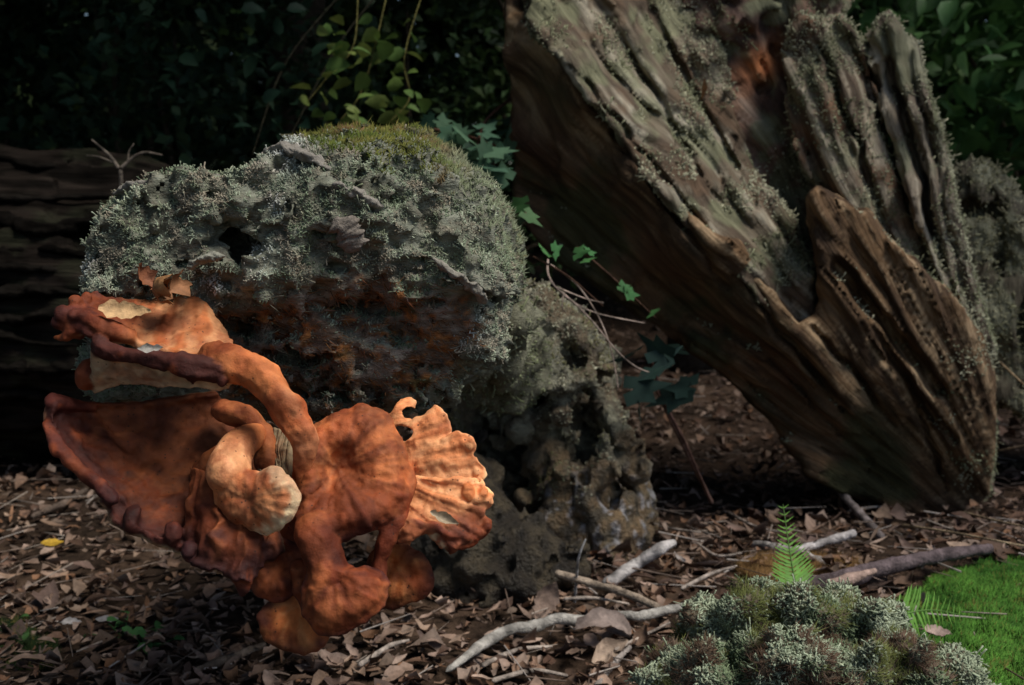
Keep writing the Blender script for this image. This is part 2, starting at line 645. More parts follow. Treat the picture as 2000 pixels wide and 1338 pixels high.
# ------------------------------------------------------------------ leaf litter
def leaf_shape(L, W, curl, fold, nl=6, seed=0, wob=0.0, lobes=0, light=False):
    """a leaf blade with a midrib fold and curl; local x along the leaf"""
    r = np.random.default_rng(seed)
    s = np.linspace(0, 1, nl)
    w = W * np.sin(np.pi * np.clip(s, 0.02, 0.985) ** 0.8) ** 0.75
    w = w * (1 + wob * r.normal(size=nl))
    if lobes:
        w = w * (0.78 + 0.22 * np.cos(s * lobes * 2 * np.pi))
    a = curl * (s - 0.4)
    x = np.cumsum(np.r_[0, np.cos((a[1:] + a[:-1]) / 2)]) * L / (nl - 1)
    z = np.cumsum(np.r_[0, np.sin((a[1:] + a[:-1]) / 2)]) * L / (nl - 1)
    f1, f2 = fold * r.uniform(.5, 1.5), fold * r.uniform(.5, 1.5)
    cols = []
    nc = 3 if light else 5
    for k, fo in (((-1, f1), (0, 0), (1, f2)) if light else ((-1, f1), (-.5, f1), (0, 0), (.5, f2), (1, f2))):
        q = abs(k)
        lat = w * k * math.cos(fo * q)
        hgt = w * q * math.sin(fo * q) + wob * W * .5 * r.normal(size=nl) * q
        cols.append(np.stack([x - np.sin(a) * hgt, lat, z + np.cos(a) * hgt], 1))
    V = np.stack(cols, 1)
    V[:, :, 0] -= L * .45
    i = np.arange(nl - 1)[:, None] * nc
    k = np.arange(nc - 1)[None]
    Q = np.stack([i + k, i + k + 1, i + nc + 1 + k, i + nc + k], -1).reshape(-1, 4)
    return V.reshape(-1, 3), Q

def rot_zyx(yaw, pitch, roll):
    cy, sy, cp, sp, cr, sr = np.cos(yaw), np.sin(yaw), np.cos(pitch), np.sin(pitch), np.cos(roll), np.sin(roll)
    R = np.empty(np.shape(yaw) + (3, 3))
    R[..., 0, 0] = cy * cp; R[..., 0, 1] = cy * sp * sr - sy * cr; R[..., 0, 2] = cy * sp * cr + sy * sr
    R[..., 1, 0] = sy * cp; R[..., 1, 1] = sy * sp * sr + cy * cr; R[..., 1, 2] = sy * sp * cr - cy * sr
    R[..., 2, 0] = -sp; R[..., 2, 1] = cp * sr; R[..., 2, 2] = cp * cr
    return R

def spread(variants, pos, yaw, pitch, roll, size, col, rng=RNG):
    """many copies of leaf variants joined into one (V, quads, None, col)"""
    out = []
    pick = rng.integers(0, len(variants), len(pos))
    R = rot_zyx(yaw, pitch, roll)
    for k, (v, q) in enumerate(variants):
        m = np.nonzero(pick == k)[0]
        if not len(m):
            continue
        W = np.einsum('nij,vj->nvi', R[m], v) * np.asarray(size)[m, None, None] + pos[m, None, :]
        Q = (q[None] + (np.arange(len(m)) * len(v))[:, None, None]).reshape(-1, 4)
        out.append((W.reshape(-1, 3), Q, None, np.repeat(col[m], len(v), 0)))
    return join(*out)

LITTER = [leaf_shape(1.0, .20 + .035 * (s % 4), c, f, 6, s, .20, lb) for s, (c, f, lb) in enumerate(
    [(.5, .5, 0), (1.3, .3, 0), (-.9, .4, 0), (2.4, .8, 0), (.2, 1.2, 0), (1.0, -.7, 3), (-.4, .9, 3), (3.2, .4, 0), (.8, .3, 2), (-2.2, .7, 0)])]
LITE = [leaf_shape(1.0, .18 + .04 * (s % 4), c, f, 4, 60 + s, .25, 0, True) for s, (c, f) in enumerate([(.5, .4), (1.2, .3), (-.9, .4), (2.2, .6), (.2, .9), (-.3, .6), (.7, .2)])]
BITS = [leaf_shape(1.0, w_, c, f, 4, 30 + s, .35, 0, True) for s, (w_, c, f) in enumerate([(.40, .8, .8), (.14, 1.0, .3), (.5, -.9, .5), (.07, .4, .2), (.30, 2.0, 1.0), (.05, -.5, .2)])]
LEAF_TONES = np.array([(.30, .22, .175), (.27, .19, .15), (.24, .165, .125), (.20, .125, .085), (.15, .085, .055), (.25, .165, .115), (.11, .062, .042), (.19, .10, .055), (.27, .19, .14), (.085, .05, .036), (.16, .105, .085)])
M_LEAF = material('dry_leaf', rough=0.7, spec=0.3, bump=0.5, bscale=300, bdist=0.002, vary=0.4, vscale=120)
M_LEAF_ONE = material('dry_leaf_single', rough=0.68, spec=0.3, bump=0.5, bscale=300, bdist=0.002, vary=0.4, vscale=120, rnd=0.35)

def on_litter(x, y):
    return np.stack([x, y, ground_h(x, y)], -1)

nL = 27000
u = RNG.random(nL); v = RNG.random(nL)
ly = 0.85 + 4.6 * u ** 1.9
lx = (v * 2 - 1) * (ly * 0.56 + 0.25)
lp = on_litter(lx, ly)
MOSSY = [(1735, 1215), (1760, 1165), (1800, 1138), (1860, 1112), (1930, 1100), (2060, 1092), (2080, 1400), (1740, 1400), (1720, 1270)]
qx, qy, _ = proj(lp)
ok = poly_sdf(qx, qy, MOSSY) > -8
lp = lp[ok]; nL = len(lp)
lp[:, 2] += RNG.uniform(0.000, 0.022, nL)
lcol = LEAF_TONES[RNG.integers(0, len(LEAF_TONES), nL)] * RNG.uniform(.35, 1.15, (nL, 1))
lsz = .009 + .030 * RNG.random(nL) ** 1.8
lit = spread(LITE + BITS, lp, RNG.uniform(0, 6.3, nL), RNG.normal(0, .2, nL), RNG.normal(0, .28, nL), lsz, lcol)
litter = mobj('leaf_litter', lit[0], lit[1], None, lit[3], M_LEAF)
tag(litter, 'deep brown litter of broken dry leaves covering the woodland floor', kind='stuff')

LEAF_MESH = []
for k in range(10):
    v_, q_ = LITTER[k]
    LEAF_MESH.append(make_mesh('fallen_leaf', v_, q_, None, np.repeat(LEAF_TONES[k][None], len(v_), 0), M_LEAF_ONE))
rl = np.random.default_rng(5)
cnt_ = 0
while cnt_ < 285:
    px, py = rl.uniform(-10, 2010), 1345 - 470 * rl.random() ** 1.25
    if px < 900 and py < 990: continue
    if px > 1270 and py > 1130 and px < 1930: continue
    if px > 1760 and py > 1090: continue
    if 100 < px < 830 and py < 1090: continue
    w, d = on_ground(px, py, .012)
    o = bpy.data.objects.new('fallen_leaf', LEAF_MESH[rl.integers(0, 10)])
    link(o)
    s = rl.uniform(.016, .040)
    o.location = Vector(w.tolist()) + Vector((0, 0, rl.uniform(.004, .012)))
    o.rotation_euler = (rl.normal(0, .28), rl.normal(0, .25), rl.uniform(0, 6.28))
    o.scale = (s, s, s)
    tag(o, 'dry curled brown leaf lying loose on top of the litter', 'leaf', 'loose dry leaves on the woodland floor')
    cnt_ += 1

# crumbs of twig in the litter
nt_ = 1500
ty = 0.9 + 3.2 * RNG.random(nt_) ** 1.5
tx = (RNG.random(nt_) * 2 - 1) * (ty * 0.56 + 0.2)
tp = on_litter(tx, ty); tp[:, 2] += RNG.uniform(.006, .026, nt_)
ta = RNG.uniform(0, 6.28, nt_); tl = RNG.uniform(.015, .07, nt_)
td = np.stack([np.cos(ta), np.sin(ta), RNG.normal(0, .12, nt_)], 1)
s = nubs(tp - td * tl[:, None] / 2, td, tl, RNG.uniform(.0007, .0017, nt_), np.array([(.20, .15, .12), (.30, .25, .21), (.12, .085, .065), (.36, .32, .29)])[RNG.integers(0, 4, nt_)], lean=.0, up=0, flare=.7, tip=1)
tag(mobj('twig_crumbs', s[0], s[1], s[2], s[3], M_LEAF, smooth=False), 'crumbs of broken twig strewn through the leaf litter', kind='stuff')
# ------------------------------------------------------------------ the lichen covered log in front
D_LOG = 0.85
HEAD = [(232, 378), (268, 362), (305, 356), (360, 350), (430, 344), (478, 332), (508, 308), (560, 286), (598, 284), (640, 276), (700, 264), (770, 268), (835, 288),
        (885, 314), (930, 356), (965, 390), (990, 440), (1004, 500), (1010, 560), (990, 610), (985, 660), (968, 700), (930, 725), (895, 735), (880, 770), (840, 795), (760, 812), (640, 830),
        (520, 830), (440, 800), (300, 790), (200, 785), (170, 720), (175, 640), (158, 575), (156, 520), (166, 480), (182, 455), (200, 400)]
def head_base(x, y, z):
    f = ell(x, y, z, (395, 470, 50), (275, 185, 190))
    f = smin(f, ell(x, y, z, (600, 430, 40), (290, 185, 200)), 50)
    f = smin(f, ell(x, y, z, (840, 500, 110), (190, 215, 210)), 45)
    f = smin(f, ell(x, y, z, (700, 655, 150), (330, 195, 200)), 30)
    f = smin(f, ell(x, y, z, (912, 635, 70), (95, 110, 130)), 30)
    f = smin(f, ell(x, y, z, (300, 545, -10), (165, 75, 120)), 25)
    f = smin(f, ell(x, y, z, (320, 720, 150), (190, 110, 150)), 30)
    f = smin(f, ell(x, y, z, (740, 430, 480), (280, 215, 480)), 70)
    f = smin(f, ell(x, y, z, (880, 560, 760), (240, 290, 420)), 70)
    f = smin(f, ell(x, y, z, (640, 395, -105), (130, 75, 70)), 40)
    f = smin(f, ell(x, y, z, (520, 520, -110), (90, 60, 60)), 30)
    f = smin(f, ell(x, y, z, (905, 560, 5), (80, 60, 120)), 30)
    p = poly_sdf(x[:, :, 0], y[:, :, 0], HEAD)[:, :, None]
    f = smax(f, p + 6, 26)
    # hollows: the deep hole, small holes, the shadowed gap behind the fungus
    for c, r in (((440, 460, -110), (44, 30, 120)), ((466, 484, -90), (26, 38, 110)), ((565, 411, -150), (15, 11, 60)), ((505, 470, -150), (14, 14, 70)), ((320, 345, -60), (45, 9, 120)),
                 ((465, 640, -20), (60, 28, 130)), ((560, 690, -30), (60, 26, 120)), ((700, 585, -60), (40, 10, 90)), ((830, 590, -10), (50, 12, 90)), ((610, 770, 40), (60, 14, 110))):
        f = smax(f, -ell(x, y, z, c, r), 12)
    return f
ROT = [(372, 612), (440, 600), (520, 590), (600, 560), (680, 545), (760, 522), (830, 560), (880, 560), (945, 612), (950, 660), (900, 690), (880, 740), (830, 770), (740, 790), (600, 810), (470, 800), (400, 720)]
def head_noise(x, y, z):
    n = 34 * fbm(x / 105, y / 95, z / 105, 3, 21)
    n = n + (52 * np.abs(fbm(x / 46, y / 36, z / 46, 3, 22)) - 12) + 14 * fbm(x / 17, y / 15, z / 17, 2, 26) + 16 * (worley(x / 46, y / 40, z / 46, 25) - .5)
    rot = sstep(25, -25, poly_sdf(x, y, ROT))
    lay = fbm((x + y * .25) / 75, (y - x * .10) / 13, z / 55, 3, 23)       # rotten layers under the lip
    n = n + rot * (16 * lay + 9 * np.abs(fbm(x / 22, (y - x * .1) / 9, z / 22, 2, 24)))
    return n
hv, hq, (hx, hy, hz) = sculpt((120, 1050, 205, 860, -260, 1120), 8.2, D_LOG, head_base, head_noise, 75)
hv, hq, (hx, hy, hz) = keep_big(hv, hq, (hx, hy, hz))
hn = vnormals(hv, hq)

rotm = sstep(18, -30, poly_sdf(hx, hy, ROT) + 26 * fbm(hx / 40, hy / 26, hz / 40, 3, 3)) * sstep(.75, .25, hn[:, 2])
c1 = fbm(hx / 45, hy / 40, hz / 45, 3, 40)
c2 = fbm(hx / 16, hy / 9, hz / 16, 3, 41)
c3 = fbm(hx / 55, hy / 30, hz / 55, 3, 42)
hc = mixc((.16, .165, .125), (.25, .265, .21), sstep(-.3, .4, c1))
hc = mixc(hc, (.15, .125, .10), sstep(.05, .5, c2) * .6)
rc = mixc((.17, .122, .090), (.40, .165, .055), sstep(-.02, .30, c2 + .6 * c3))
rc = mixc(rc, (.29, .24, .195), sstep(-.02, .35, c1 - .4 * c3))
rc = mixc(rc, (.075, .085, .035), sstep(.25, .6, c3) * .8)
hc = mixc(hc, rc, rotm)
back = sstep(120, 330, hz)
hc = mixc(hc, (.10, .095, .035), back * sstep(.0, .4, hn[:, 2]) * .8)
M_ROT = material('rotten_wood', rough=0.92, spec=0.15, bump=1.0, bscale=420, bdist=0.004, vary=0.45, vscale=190, stretch=(0.6, 0.6, 1.5))
M_LICHEN = material('grey_lichen', rough=0.9, spec=0.15, bump=0, vary=0.15, vscale=300)
M_MOSS = material('moss_strands', rough=0.8, spec=0.2, bump=0, vary=0.25, vscale=90, translucent=0.25)

log = empty('lichen_log', V3(1100, 1180, 1.33))
tag(log, 'rotten log covered in grey green lichen with orange fungus growing under its end', 'log')
mobj('rotten_end', hv, hq, None, hc, M_ROT, log)

# lichen: stalks on the upper faces, thin on the rotten underside
lich_n = fbm(hx / 60, hy / 60, hz / 60, 3, 51)
hole = np.minimum.reduce([np.hypot(hx - 448, hy - 466) - 50, np.hypot(hx - 566, hy - 411) - 16])
wgt = sstep(-.45, .15, hn[:, 2] + .25 * lich_n + .25) * (1 - .96 * rotm) * sstep(520, 260, hz) * (.04 + .96 * sstep(-.30, .02, lich_n + .5 * fbm(hx / 22, hy / 22, hz / 22, 2, 52))) * sstep(-4, 10, hole)
MOSSP = [(585, 230), (1030, 230), (1040, 560), (985, 500), (940, 430), (880, 370), (800, 325), (700, 300), (640, 285), (600, 275)]
mossm = sstep(20, -12, poly_sdf(hx, hy, MOSSP) + 40 * lich_n)
front = (hn[:, 1] < .55) * (1 - .85 * mossm)
wgt = wgt * front + 1e-6
rg = np.random.default_rng(3)
bp_, bn_, bi_ = scatter(hv, hq, 52000, wgt, rg)
ln_ = fbm(bp_[:, 0] * 28, bp_[:, 1] * 28, bp_[:, 2] * 28, 3, 61)
ln2_ = fbm(bp_[:, 0] * 70, bp_[:, 1] * 70, bp_[:, 2] * 70, 2, 62)
cl = mixc((.145, .185, .120), (.31, .355, .265), sstep(-.3, .4, ln_))
cl = mixc(cl, (.25, .205, .16), sstep(.0, .35, ln2_) * .8)
cl = mixc(cl, (.12, .135, .075), sstep(.25, .6, -ln2_) * .7)
bx_, by_, _ = proj(bp_)
for (wx_, wy_, wr_) in ((508, 498, 34), (540, 405, 22), (160, 515, 26), (415, 558, 30), (915, 640, 30), (560, 300, 40)):
    cl = mixc(cl, (.50, .52, .52), np.exp(-((bx_ - wx_) ** 2 + (by_ - wy_) ** 2) / wr_ ** 2) * .8)
cl = cl * (1 + .20 * rg.normal(size=(len(cl), 1))).clip(.45, 1.6)
s = crust(bp_, bn_, cl, (.0011, .00043), (.0033, .00040), .10, rng=rg)
tag(mobj('lichen_tufts', s[0], s[1], s[2], s[3], M_LICHEN, log, smooth=False), kind='stuff')

# moss on the back of the log
wm = sstep(.0, .5, hn[:, 2] + .2 * lich_n) * mossm * sstep(1100, 800, hz) * (hn[:, 1] < .6) + 1e-7
bp_, bn_, bi_ = scatter(hv, hq, 26000, wm, rg)
ln_ = fbm(bp_[:, 0] * 16, bp_[:, 1] * 16, bp_[:, 2] * 16, 3, 71)
cm = mixc((.085, .115, .022), (.15, .15, .035), sstep(-.3, .3, ln_))
cm = mixc(cm, (.16, .10, .045), sstep(.1, .4, fbm(bp_[:, 0] * 25, bp_[:, 1] * 25, bp_[:, 2] * 25, 2, 72)))
bx_, by_, _ = proj(bp_)
cm = mixc(cm, (.20, .235, .15), sstep(820, 930, bx_ + 60 * ln_))
cm = cm * (1 + .2 * rg.normal(size=(len(cm), 1))).clip(.5, 1.5)
s = hairs(bp_, bn_, rg.uniform(.0025, .0065, len(bp_)), .0007, cm, lean=1.0, up=.4, rng=rg)
tag(mobj('moss_strands', s[0], s[1], s[2], s[3], M_MOSS, log, smooth=False), kind='stuff')

# rotten fibres hanging out of the underside
wr = rotm * (hn[:, 1] < .55) + 1e-7
bp_, bn_, bi_ = scatter(hv, hq, 9000, wr, rg)
tan = unit(np.array([1.0, .1, -.12])[None] + .55 * rg.normal(size=(len(bp_), 3)))
cf = vary((.20, .085, .034), len(bp_), .4, rg)
m_ = rg.random(len(bp_)) < .4
cf[m_] = vary((.17, .14, .11), m_.sum(), .3, rg)
s = hairs(bp_, tan + bn_ * .45, rg.uniform(.003, .011, len(bp_)), .0004, cf, lean=.3, up=0, rng=rg)
tag(mobj('rotten_fibres', s[0], s[1], s[2], s[3], M_LICHEN, log, smooth=False), kind='stuff')

# weathered flakes of wood that stand out of the lichen
M_FLAKE = material('weathered_flake', rough=0.85, spec=0.2, bump=.8, bscale=500, bdist=.002, vary=.35, vscale=250)
def flake(path, rad, seed, colr, sq=.45):
    w = np.array([V3(a, b, D_LOG * (1 + c / FPX)) for a, b, c in path])
    v, q, t, al = tube(w, rad, 60, 16, 1.1, 190, seed, sq)
    return mobj('wood_flake', v, q, t, np.repeat(np.array(colr)[None], len(v), 0), M_FLAKE, log)
flake([(226, 380, -4), (262, 364, -50), (320, 354, -72), (390, 348, -62), (455, 346, -42)], [0.0043, 0.0058, 0.0065, 0.0058, 0.0029], 1, (.23, .215, .19))
flake([(520, 304, -32), (560, 292, -82), (610, 309, -117), (650, 334, -142)], [0.0043, 0.0087, 0.0087, 0.0029], 2, (.22, .205, .18))
flake([(648, 359, -177), (690, 374, -172), (725, 399, -157), (745, 429, -132)], [0.0043, 0.0087, 0.0080, 0.0029], 3, (.26, .24, .21))
flake([(655, 424, -202), (680, 459, -197), (690, 494, -182)], [0.0058, 0.0101, 0.0058], 4, (.19, .165, .14))
flake([(845, 504, -142), (890, 539, -132), (925, 564, -117), (950, 594, -92)], [0.0029, 0.0072, 0.0072, 0.0029], 5, (.24, .225, .19))
flake([(365, 524, -172), (400, 504, -182), (440, 500, -177)], [0.0043, 0.0072, 0.0043], 6, (.24, .24, .20))

# ------------------------------------------------------------------ knobbly root foot of the log
D_ROOT = 1.60
FOOT = [(940, 640), (985, 570), (1035, 548), (1085, 560), (1130, 600), (1165, 640), (1195, 690), (1208, 760), (1222, 840), (1245, 900), (1268, 960), (1284, 1030), (1276, 1090),
        (1235, 1140), (1170, 1190), (1080, 1225), (960, 1230), (860, 1225), (800, 1180), (820, 1080), (860, 960), (870, 830), (900, 740)]
FOOT_TOP = [(930, 330), (985, 360), (1040, 420), (1060, 480), (1075, 560), (1090, 640), (960, 700), (900, 600)]
def foot_base(x, y, z):
    f = ell(x, y, z, (1075, 720, 10), (140, 190, 150))
    f = smin(f, ell(x, y, z, (1050, 640, 0), (110, 110, 120)), 40)
    f = smin(f, ell(x, y, z, (1150, 900, 60), (110, 240, 150)), 50)
    f = smin(f, ell(x, y, z, (1160, 1050, 30), (140, 190, 150)), 50)
    f = smin(f, ell(x, y, z, (1010, 1120, 190), (200, 180, 170)), 50)
    f = smin(f, ell(x, y, z, (930, 900, 290), (160, 330, 160)), 60)
    p = poly_sdf(x[:, :, 0], y[:, :, 0], FOOT)[:, :, None]
    f = smax(f, p + 8, 30)
    for c, r in (((1000, 930, -40), (40, 55, 120)), ((940, 830, -20), (60, 120, 170)), ((1150, 860, -70), (34, 52, 130)), ((1140, 800, -80), (20, 46, 110)), ((1060, 780, -110), (26, 20, 90)), ((1190, 700, -60), (18, 24, 80)), ((1085, 860, -100), (30, 22, 90)), ((1200, 960, -60), (20, 30, 80)), ((1040, 700, -120), (18, 18, 80)), ((900, 1040, 40), (80, 100, 170)),
                 ((1030, 1010, -60), (30, 22, 90)), ((1115, 690, -110), (14, 16, 60)), ((1180, 745, -60), (12, 14, 60))):
        f = smax(f, -ell(x, y, z, c, r), 14)
    return f
def foot_noise(x, y, z):
    w = worley(x / 62, y / 58, z / 62, 4)
    n = (w - .45) * 58 + (44 * np.abs(fbm(x / 34, y / 44, z / 34, 3, 83)) - 9) + 22 * fbm(x / 85, y / 85, z / 85, 2, 81) + 11 * fbm(x / 18, y / 18, z / 18, 2, 82)
    return n
fv, fq, (fx, fy, fz) = sculpt((780, 1310, 530, 1250, -260, 520), 8, D_ROOT, foot_base, foot_noise, 70)
fv, fq, (fx, fy, fz) = keep_big(fv, fq, (fx, fy, fz))
fn = vnormals(fv, fq)
c1 = fbm(fx / 60, fy / 60, fz / 60, 3, 90)
c2 = fbm(fx / 22, fy / 22, fz / 22, 3, 91)
low = sstep(780, 1000, fy + 80 * c1)
fc = mixc((.23, .225, .165), (.15, .115, .072), sstep(-.15, .25, c1))
fc = mixc(fc, mixc((.19, .125, .065), (.115, .095, .058), sstep(-.2, .3, c2)), low * .9)
fc = mixc(fc, (.07, .055, .038), sstep(.02, .35, c2) * .8)
white = sstep(.24, .36, fbm(fx / 15, fy / 30, fz / 15, 3, 92) + .12 * fbm(fx / 80, fy / 80, fz / 80, 2, 93)) * sstep(880, 1000, fy) * sstep(1040, 1070, fx) * sstep(-.5, .1, -fn[:, 1] * 1.0)
fc = mixc(fc, (.42, .42, .45), white * .75)
M_FOOT = material('knobbly_rotten_root', rough=0.5, spec=0.45, bump=1.0, bscale=180, bdist=0.012, vary=0.6, vscale=90, detail=8)
mobj('root_foot', fv, fq, None, fc, M_FOOT, log)
wf = (sstep(.1, -.3, fn[:, 1]) + sstep(.1, .6, fn[:, 2])) * sstep(-.25, .25, fbm(fx / 70, fy / 70, fz / 70, 3, 95) + .0030 * (790 - fy).clip(-260, 160)) + 1e-7
bp_, bn_, bi_ = scatter(fv, fq, 9000, wf, rg)
ln_ = fbm(bp_[:, 0] * 22, bp_[:, 1] * 22, bp_[:, 2] * 22, 3, 96)
cl = mixc((.175, .175, .115), (.30, .295, .22), sstep(-.3, .3, ln_)) * (1 + .25 * rg.normal(size=(len(bp_), 1))).clip(.4, 1.6)
cl = mixc(cl, (.15, .14, .05), sstep(.1, .4, -ln_) * .6)
s = crust(bp_, bn_, cl, (.0017, .0010), (.005, .0008), .10, rng=rg)
tag(mobj('lichen_crust', s[0], s[1], s[2], s[3], M_LICHEN, log, smooth=False), kind='stuff')

# the middle of the log that runs back from the rotten end to the root foot
tv, tq, tt_, tal = tube([V3(740, 500, 1.02), V3(850, 570, 1.18), V3(935, 650, 1.36), V3(1010, 740, 1.56)], [.09, .075, .062, .062], 70, 44, .35, 14, 88)
d_ = fbm(tv[:, 0] * 40, tv[:, 1] * 40, tv[:, 2] * 40, 3, 97)
tnn = vnormals(tv, tq)
tv = tv + tnn * (d_ * .02)[:, None]
tc = mixc((.10, .095, .06), (.19, .19, .135), sstep(-.3, .3, d_))
mobj('log_middle', tv, tq, tt_, tc, M_ROT, log)
bp_, bn_, bi_ = scatter(tv, tq, 5000, (tnn[:, 1] < .4) * 1.0 + 1e-7, rg)
cl = mixc((.14, .16, .085), (.25, .265, .18), sstep(-.3, .3, fbm(bp_[:, 0] * 22, bp_[:, 1] * 22, bp_[:, 2] * 22, 3, 98))) * (1 + .25 * rg.normal(size=(len(bp_), 1))).clip(.4, 1.6)
s = crust(bp_, bn_, cl, (.0017, .0010), (.006, .0008), .2, rng=rg)
tag(mobj('lichen_crust', s[0], s[1], s[2], s[3], M_LICHEN, log, smooth=False), kind='stuff')

# dark mossy base of the root, low behind the fungus
def rb_base(x, y, z):
    f = ell(x, y, z, (960, 1120, 20), (170, 120, 130))
    f = smin(f, ell(x, y, z, (880, 1010, 90), (110, 170, 120)), 50)
    return smin(f, ell(x, y, z, (1060, 1150, 60), (110, 80, 100)), 40)
def rb_noise(x, y, z):
    return (worley(x / 62, y / 58, z / 62, 14) - .45) * 52 + 40 * np.abs(fbm(x / 36, y / 44, z / 36, 3, 84)) - 8
rv, rq, (rx, ry, rz) = sculpt((720, 1200, 800, 1290, -190, 280), 8, 1.43, rb_base, rb_noise, 60)
rv, rq, (rx, ry, rz) = keep_big(rv, rq, (rx, ry, rz))
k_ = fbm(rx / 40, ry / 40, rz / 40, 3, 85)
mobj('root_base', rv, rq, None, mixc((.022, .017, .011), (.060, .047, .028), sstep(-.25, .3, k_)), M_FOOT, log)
# ------------------------------------------------------------------ bracket fungus
D_F = 0.78
PXM = D_F / FPX                     # metres in one photo pixel at the fungus
def F3(a):
    a = np.asarray(a, float)
    return P(a[..., 0], a[..., 1], D_F * (1 + a[..., 2] / FPX))

ORANGE, PALE, CREAM = np.array((.56, .172, .056)), np.array((.71, .325, .145)), np.array((.76, .56, .33))
RUST, MAROON, PURPLE = np.array((.205, .048, .017)), np.array((.066, .017, .012)), np.array((.056, .018, .019))

def flesh_material():
    m = material('fungus_flesh', rough=0.72, spec=0.25, bump=0.45, bscale=700, bdist=0.0012, vary=0.13, vscale=95)
    nt = m.node_tree
    b = nt.nodes[m['bsdf']]
    b.inputs['Subsurface Weight'].default_value = 0.07
    b.inputs['Subsurface Radius'].default_value = (0.006, 0.0025, 0.001)
    b.inputs['Subsurface Scale'].default_value = 1.0
    # small dark specks of dirt
    hsv = [n for n in nt.nodes if n.type == 'HUE_SAT'][0]
    geo = [n for n in nt.nodes if n.type == 'NEW_GEOMETRY'][0]
    vo = nt.nodes.new('ShaderNodeTexVoronoi')
    vo.inputs['Scale'].default_value = 210
    nt.links.new(geo.outputs['Position'], vo.inputs['Vector'])
    no = nt.nodes.new('ShaderNodeTexNoise')
    no.inputs['Scale'].default_value = 40
    nt.links.new(geo.outputs['Position'], no.inputs['Vector'])
    r1 = nt.nodes.new('ShaderNodeMapRange')
    r1.inputs['From Min'].default_value = .10; r1.inputs['From Max'].default_value = .17
    r1.inputs['To Min'].default_value = .85; r1.inputs['To Max'].default_value = 0
    nt.links.new(vo.outputs['Distance'], r1.inputs['Value'])
    r2 = nt.nodes.new('ShaderNodeMapRange')
    r2.inputs['From Min'].default_value = .44; r2.inputs['From Max'].default_value = .58
    nt.links.new(no.outputs['Fac'], r2.inputs['Value'])
    mu = nt.nodes.new('ShaderNodeMath'); mu.operation = 'MULTIPLY'
    nt.links.new(r1.outputs[0], mu.inputs[0]); nt.links.new(r2.outputs[0], mu.inputs[1])
    mx = nt.nodes.new('ShaderNodeMix'); mx.data_type = 'RGBA'
    nt.links.new(mu.outputs[0], mx.inputs[0])
    nt.links.new(hsv.outputs[0], mx.inputs[6])
    mx.inputs[7].default_value = (.035, .018, .012, 1)
    nt.links.new(mx.outputs[2], b.inputs['Base Color'])
    return m
M_FLESH = flesh_material()

def resample(rows, nu, nv, closed):
    R = np.asarray(rows, float)                      # (nr, nc, 3)
    if closed:
        R = np.concatenate([R[:, -2:], R, R[:, :2]], 1)
        a = crspline(R.transpose(1, 0, 2), (R.shape[1] - 1) * 24 + 1)
        k = 2 * 24
        a = a[k:k + (R.shape[1] - 4) * 24 + 1]        # one full turn, last = first
        L = np.cumsum(np.r_[0, np.linalg.norm(np.diff(a[:, -1], axis=0), axis=1)])
        t = np.linspace(0, L[-1], nu + 1)[:-1]
    else:
        a = crspline(R.transpose(1, 0, 2), (R.shape[1] - 1) * 24 + 1)
        L = np.cumsum(np.r_[0, np.linalg.norm(np.diff(a[:, -1], axis=0), axis=1)] + np.r_[0, np.linalg.norm(np.diff(a[:, len(rows) // 2], axis=0), axis=1)])
        t = np.linspace(0, L[-1], nu)
    b = np.stack([np.stack([np.interp(t, L, a[:, r, c]) for c in range(3)], -1) for r in range(R.shape[0])], 0)   # (nr,nu,3)
    return crspline(b, nv)                            # (nv,nu,3)

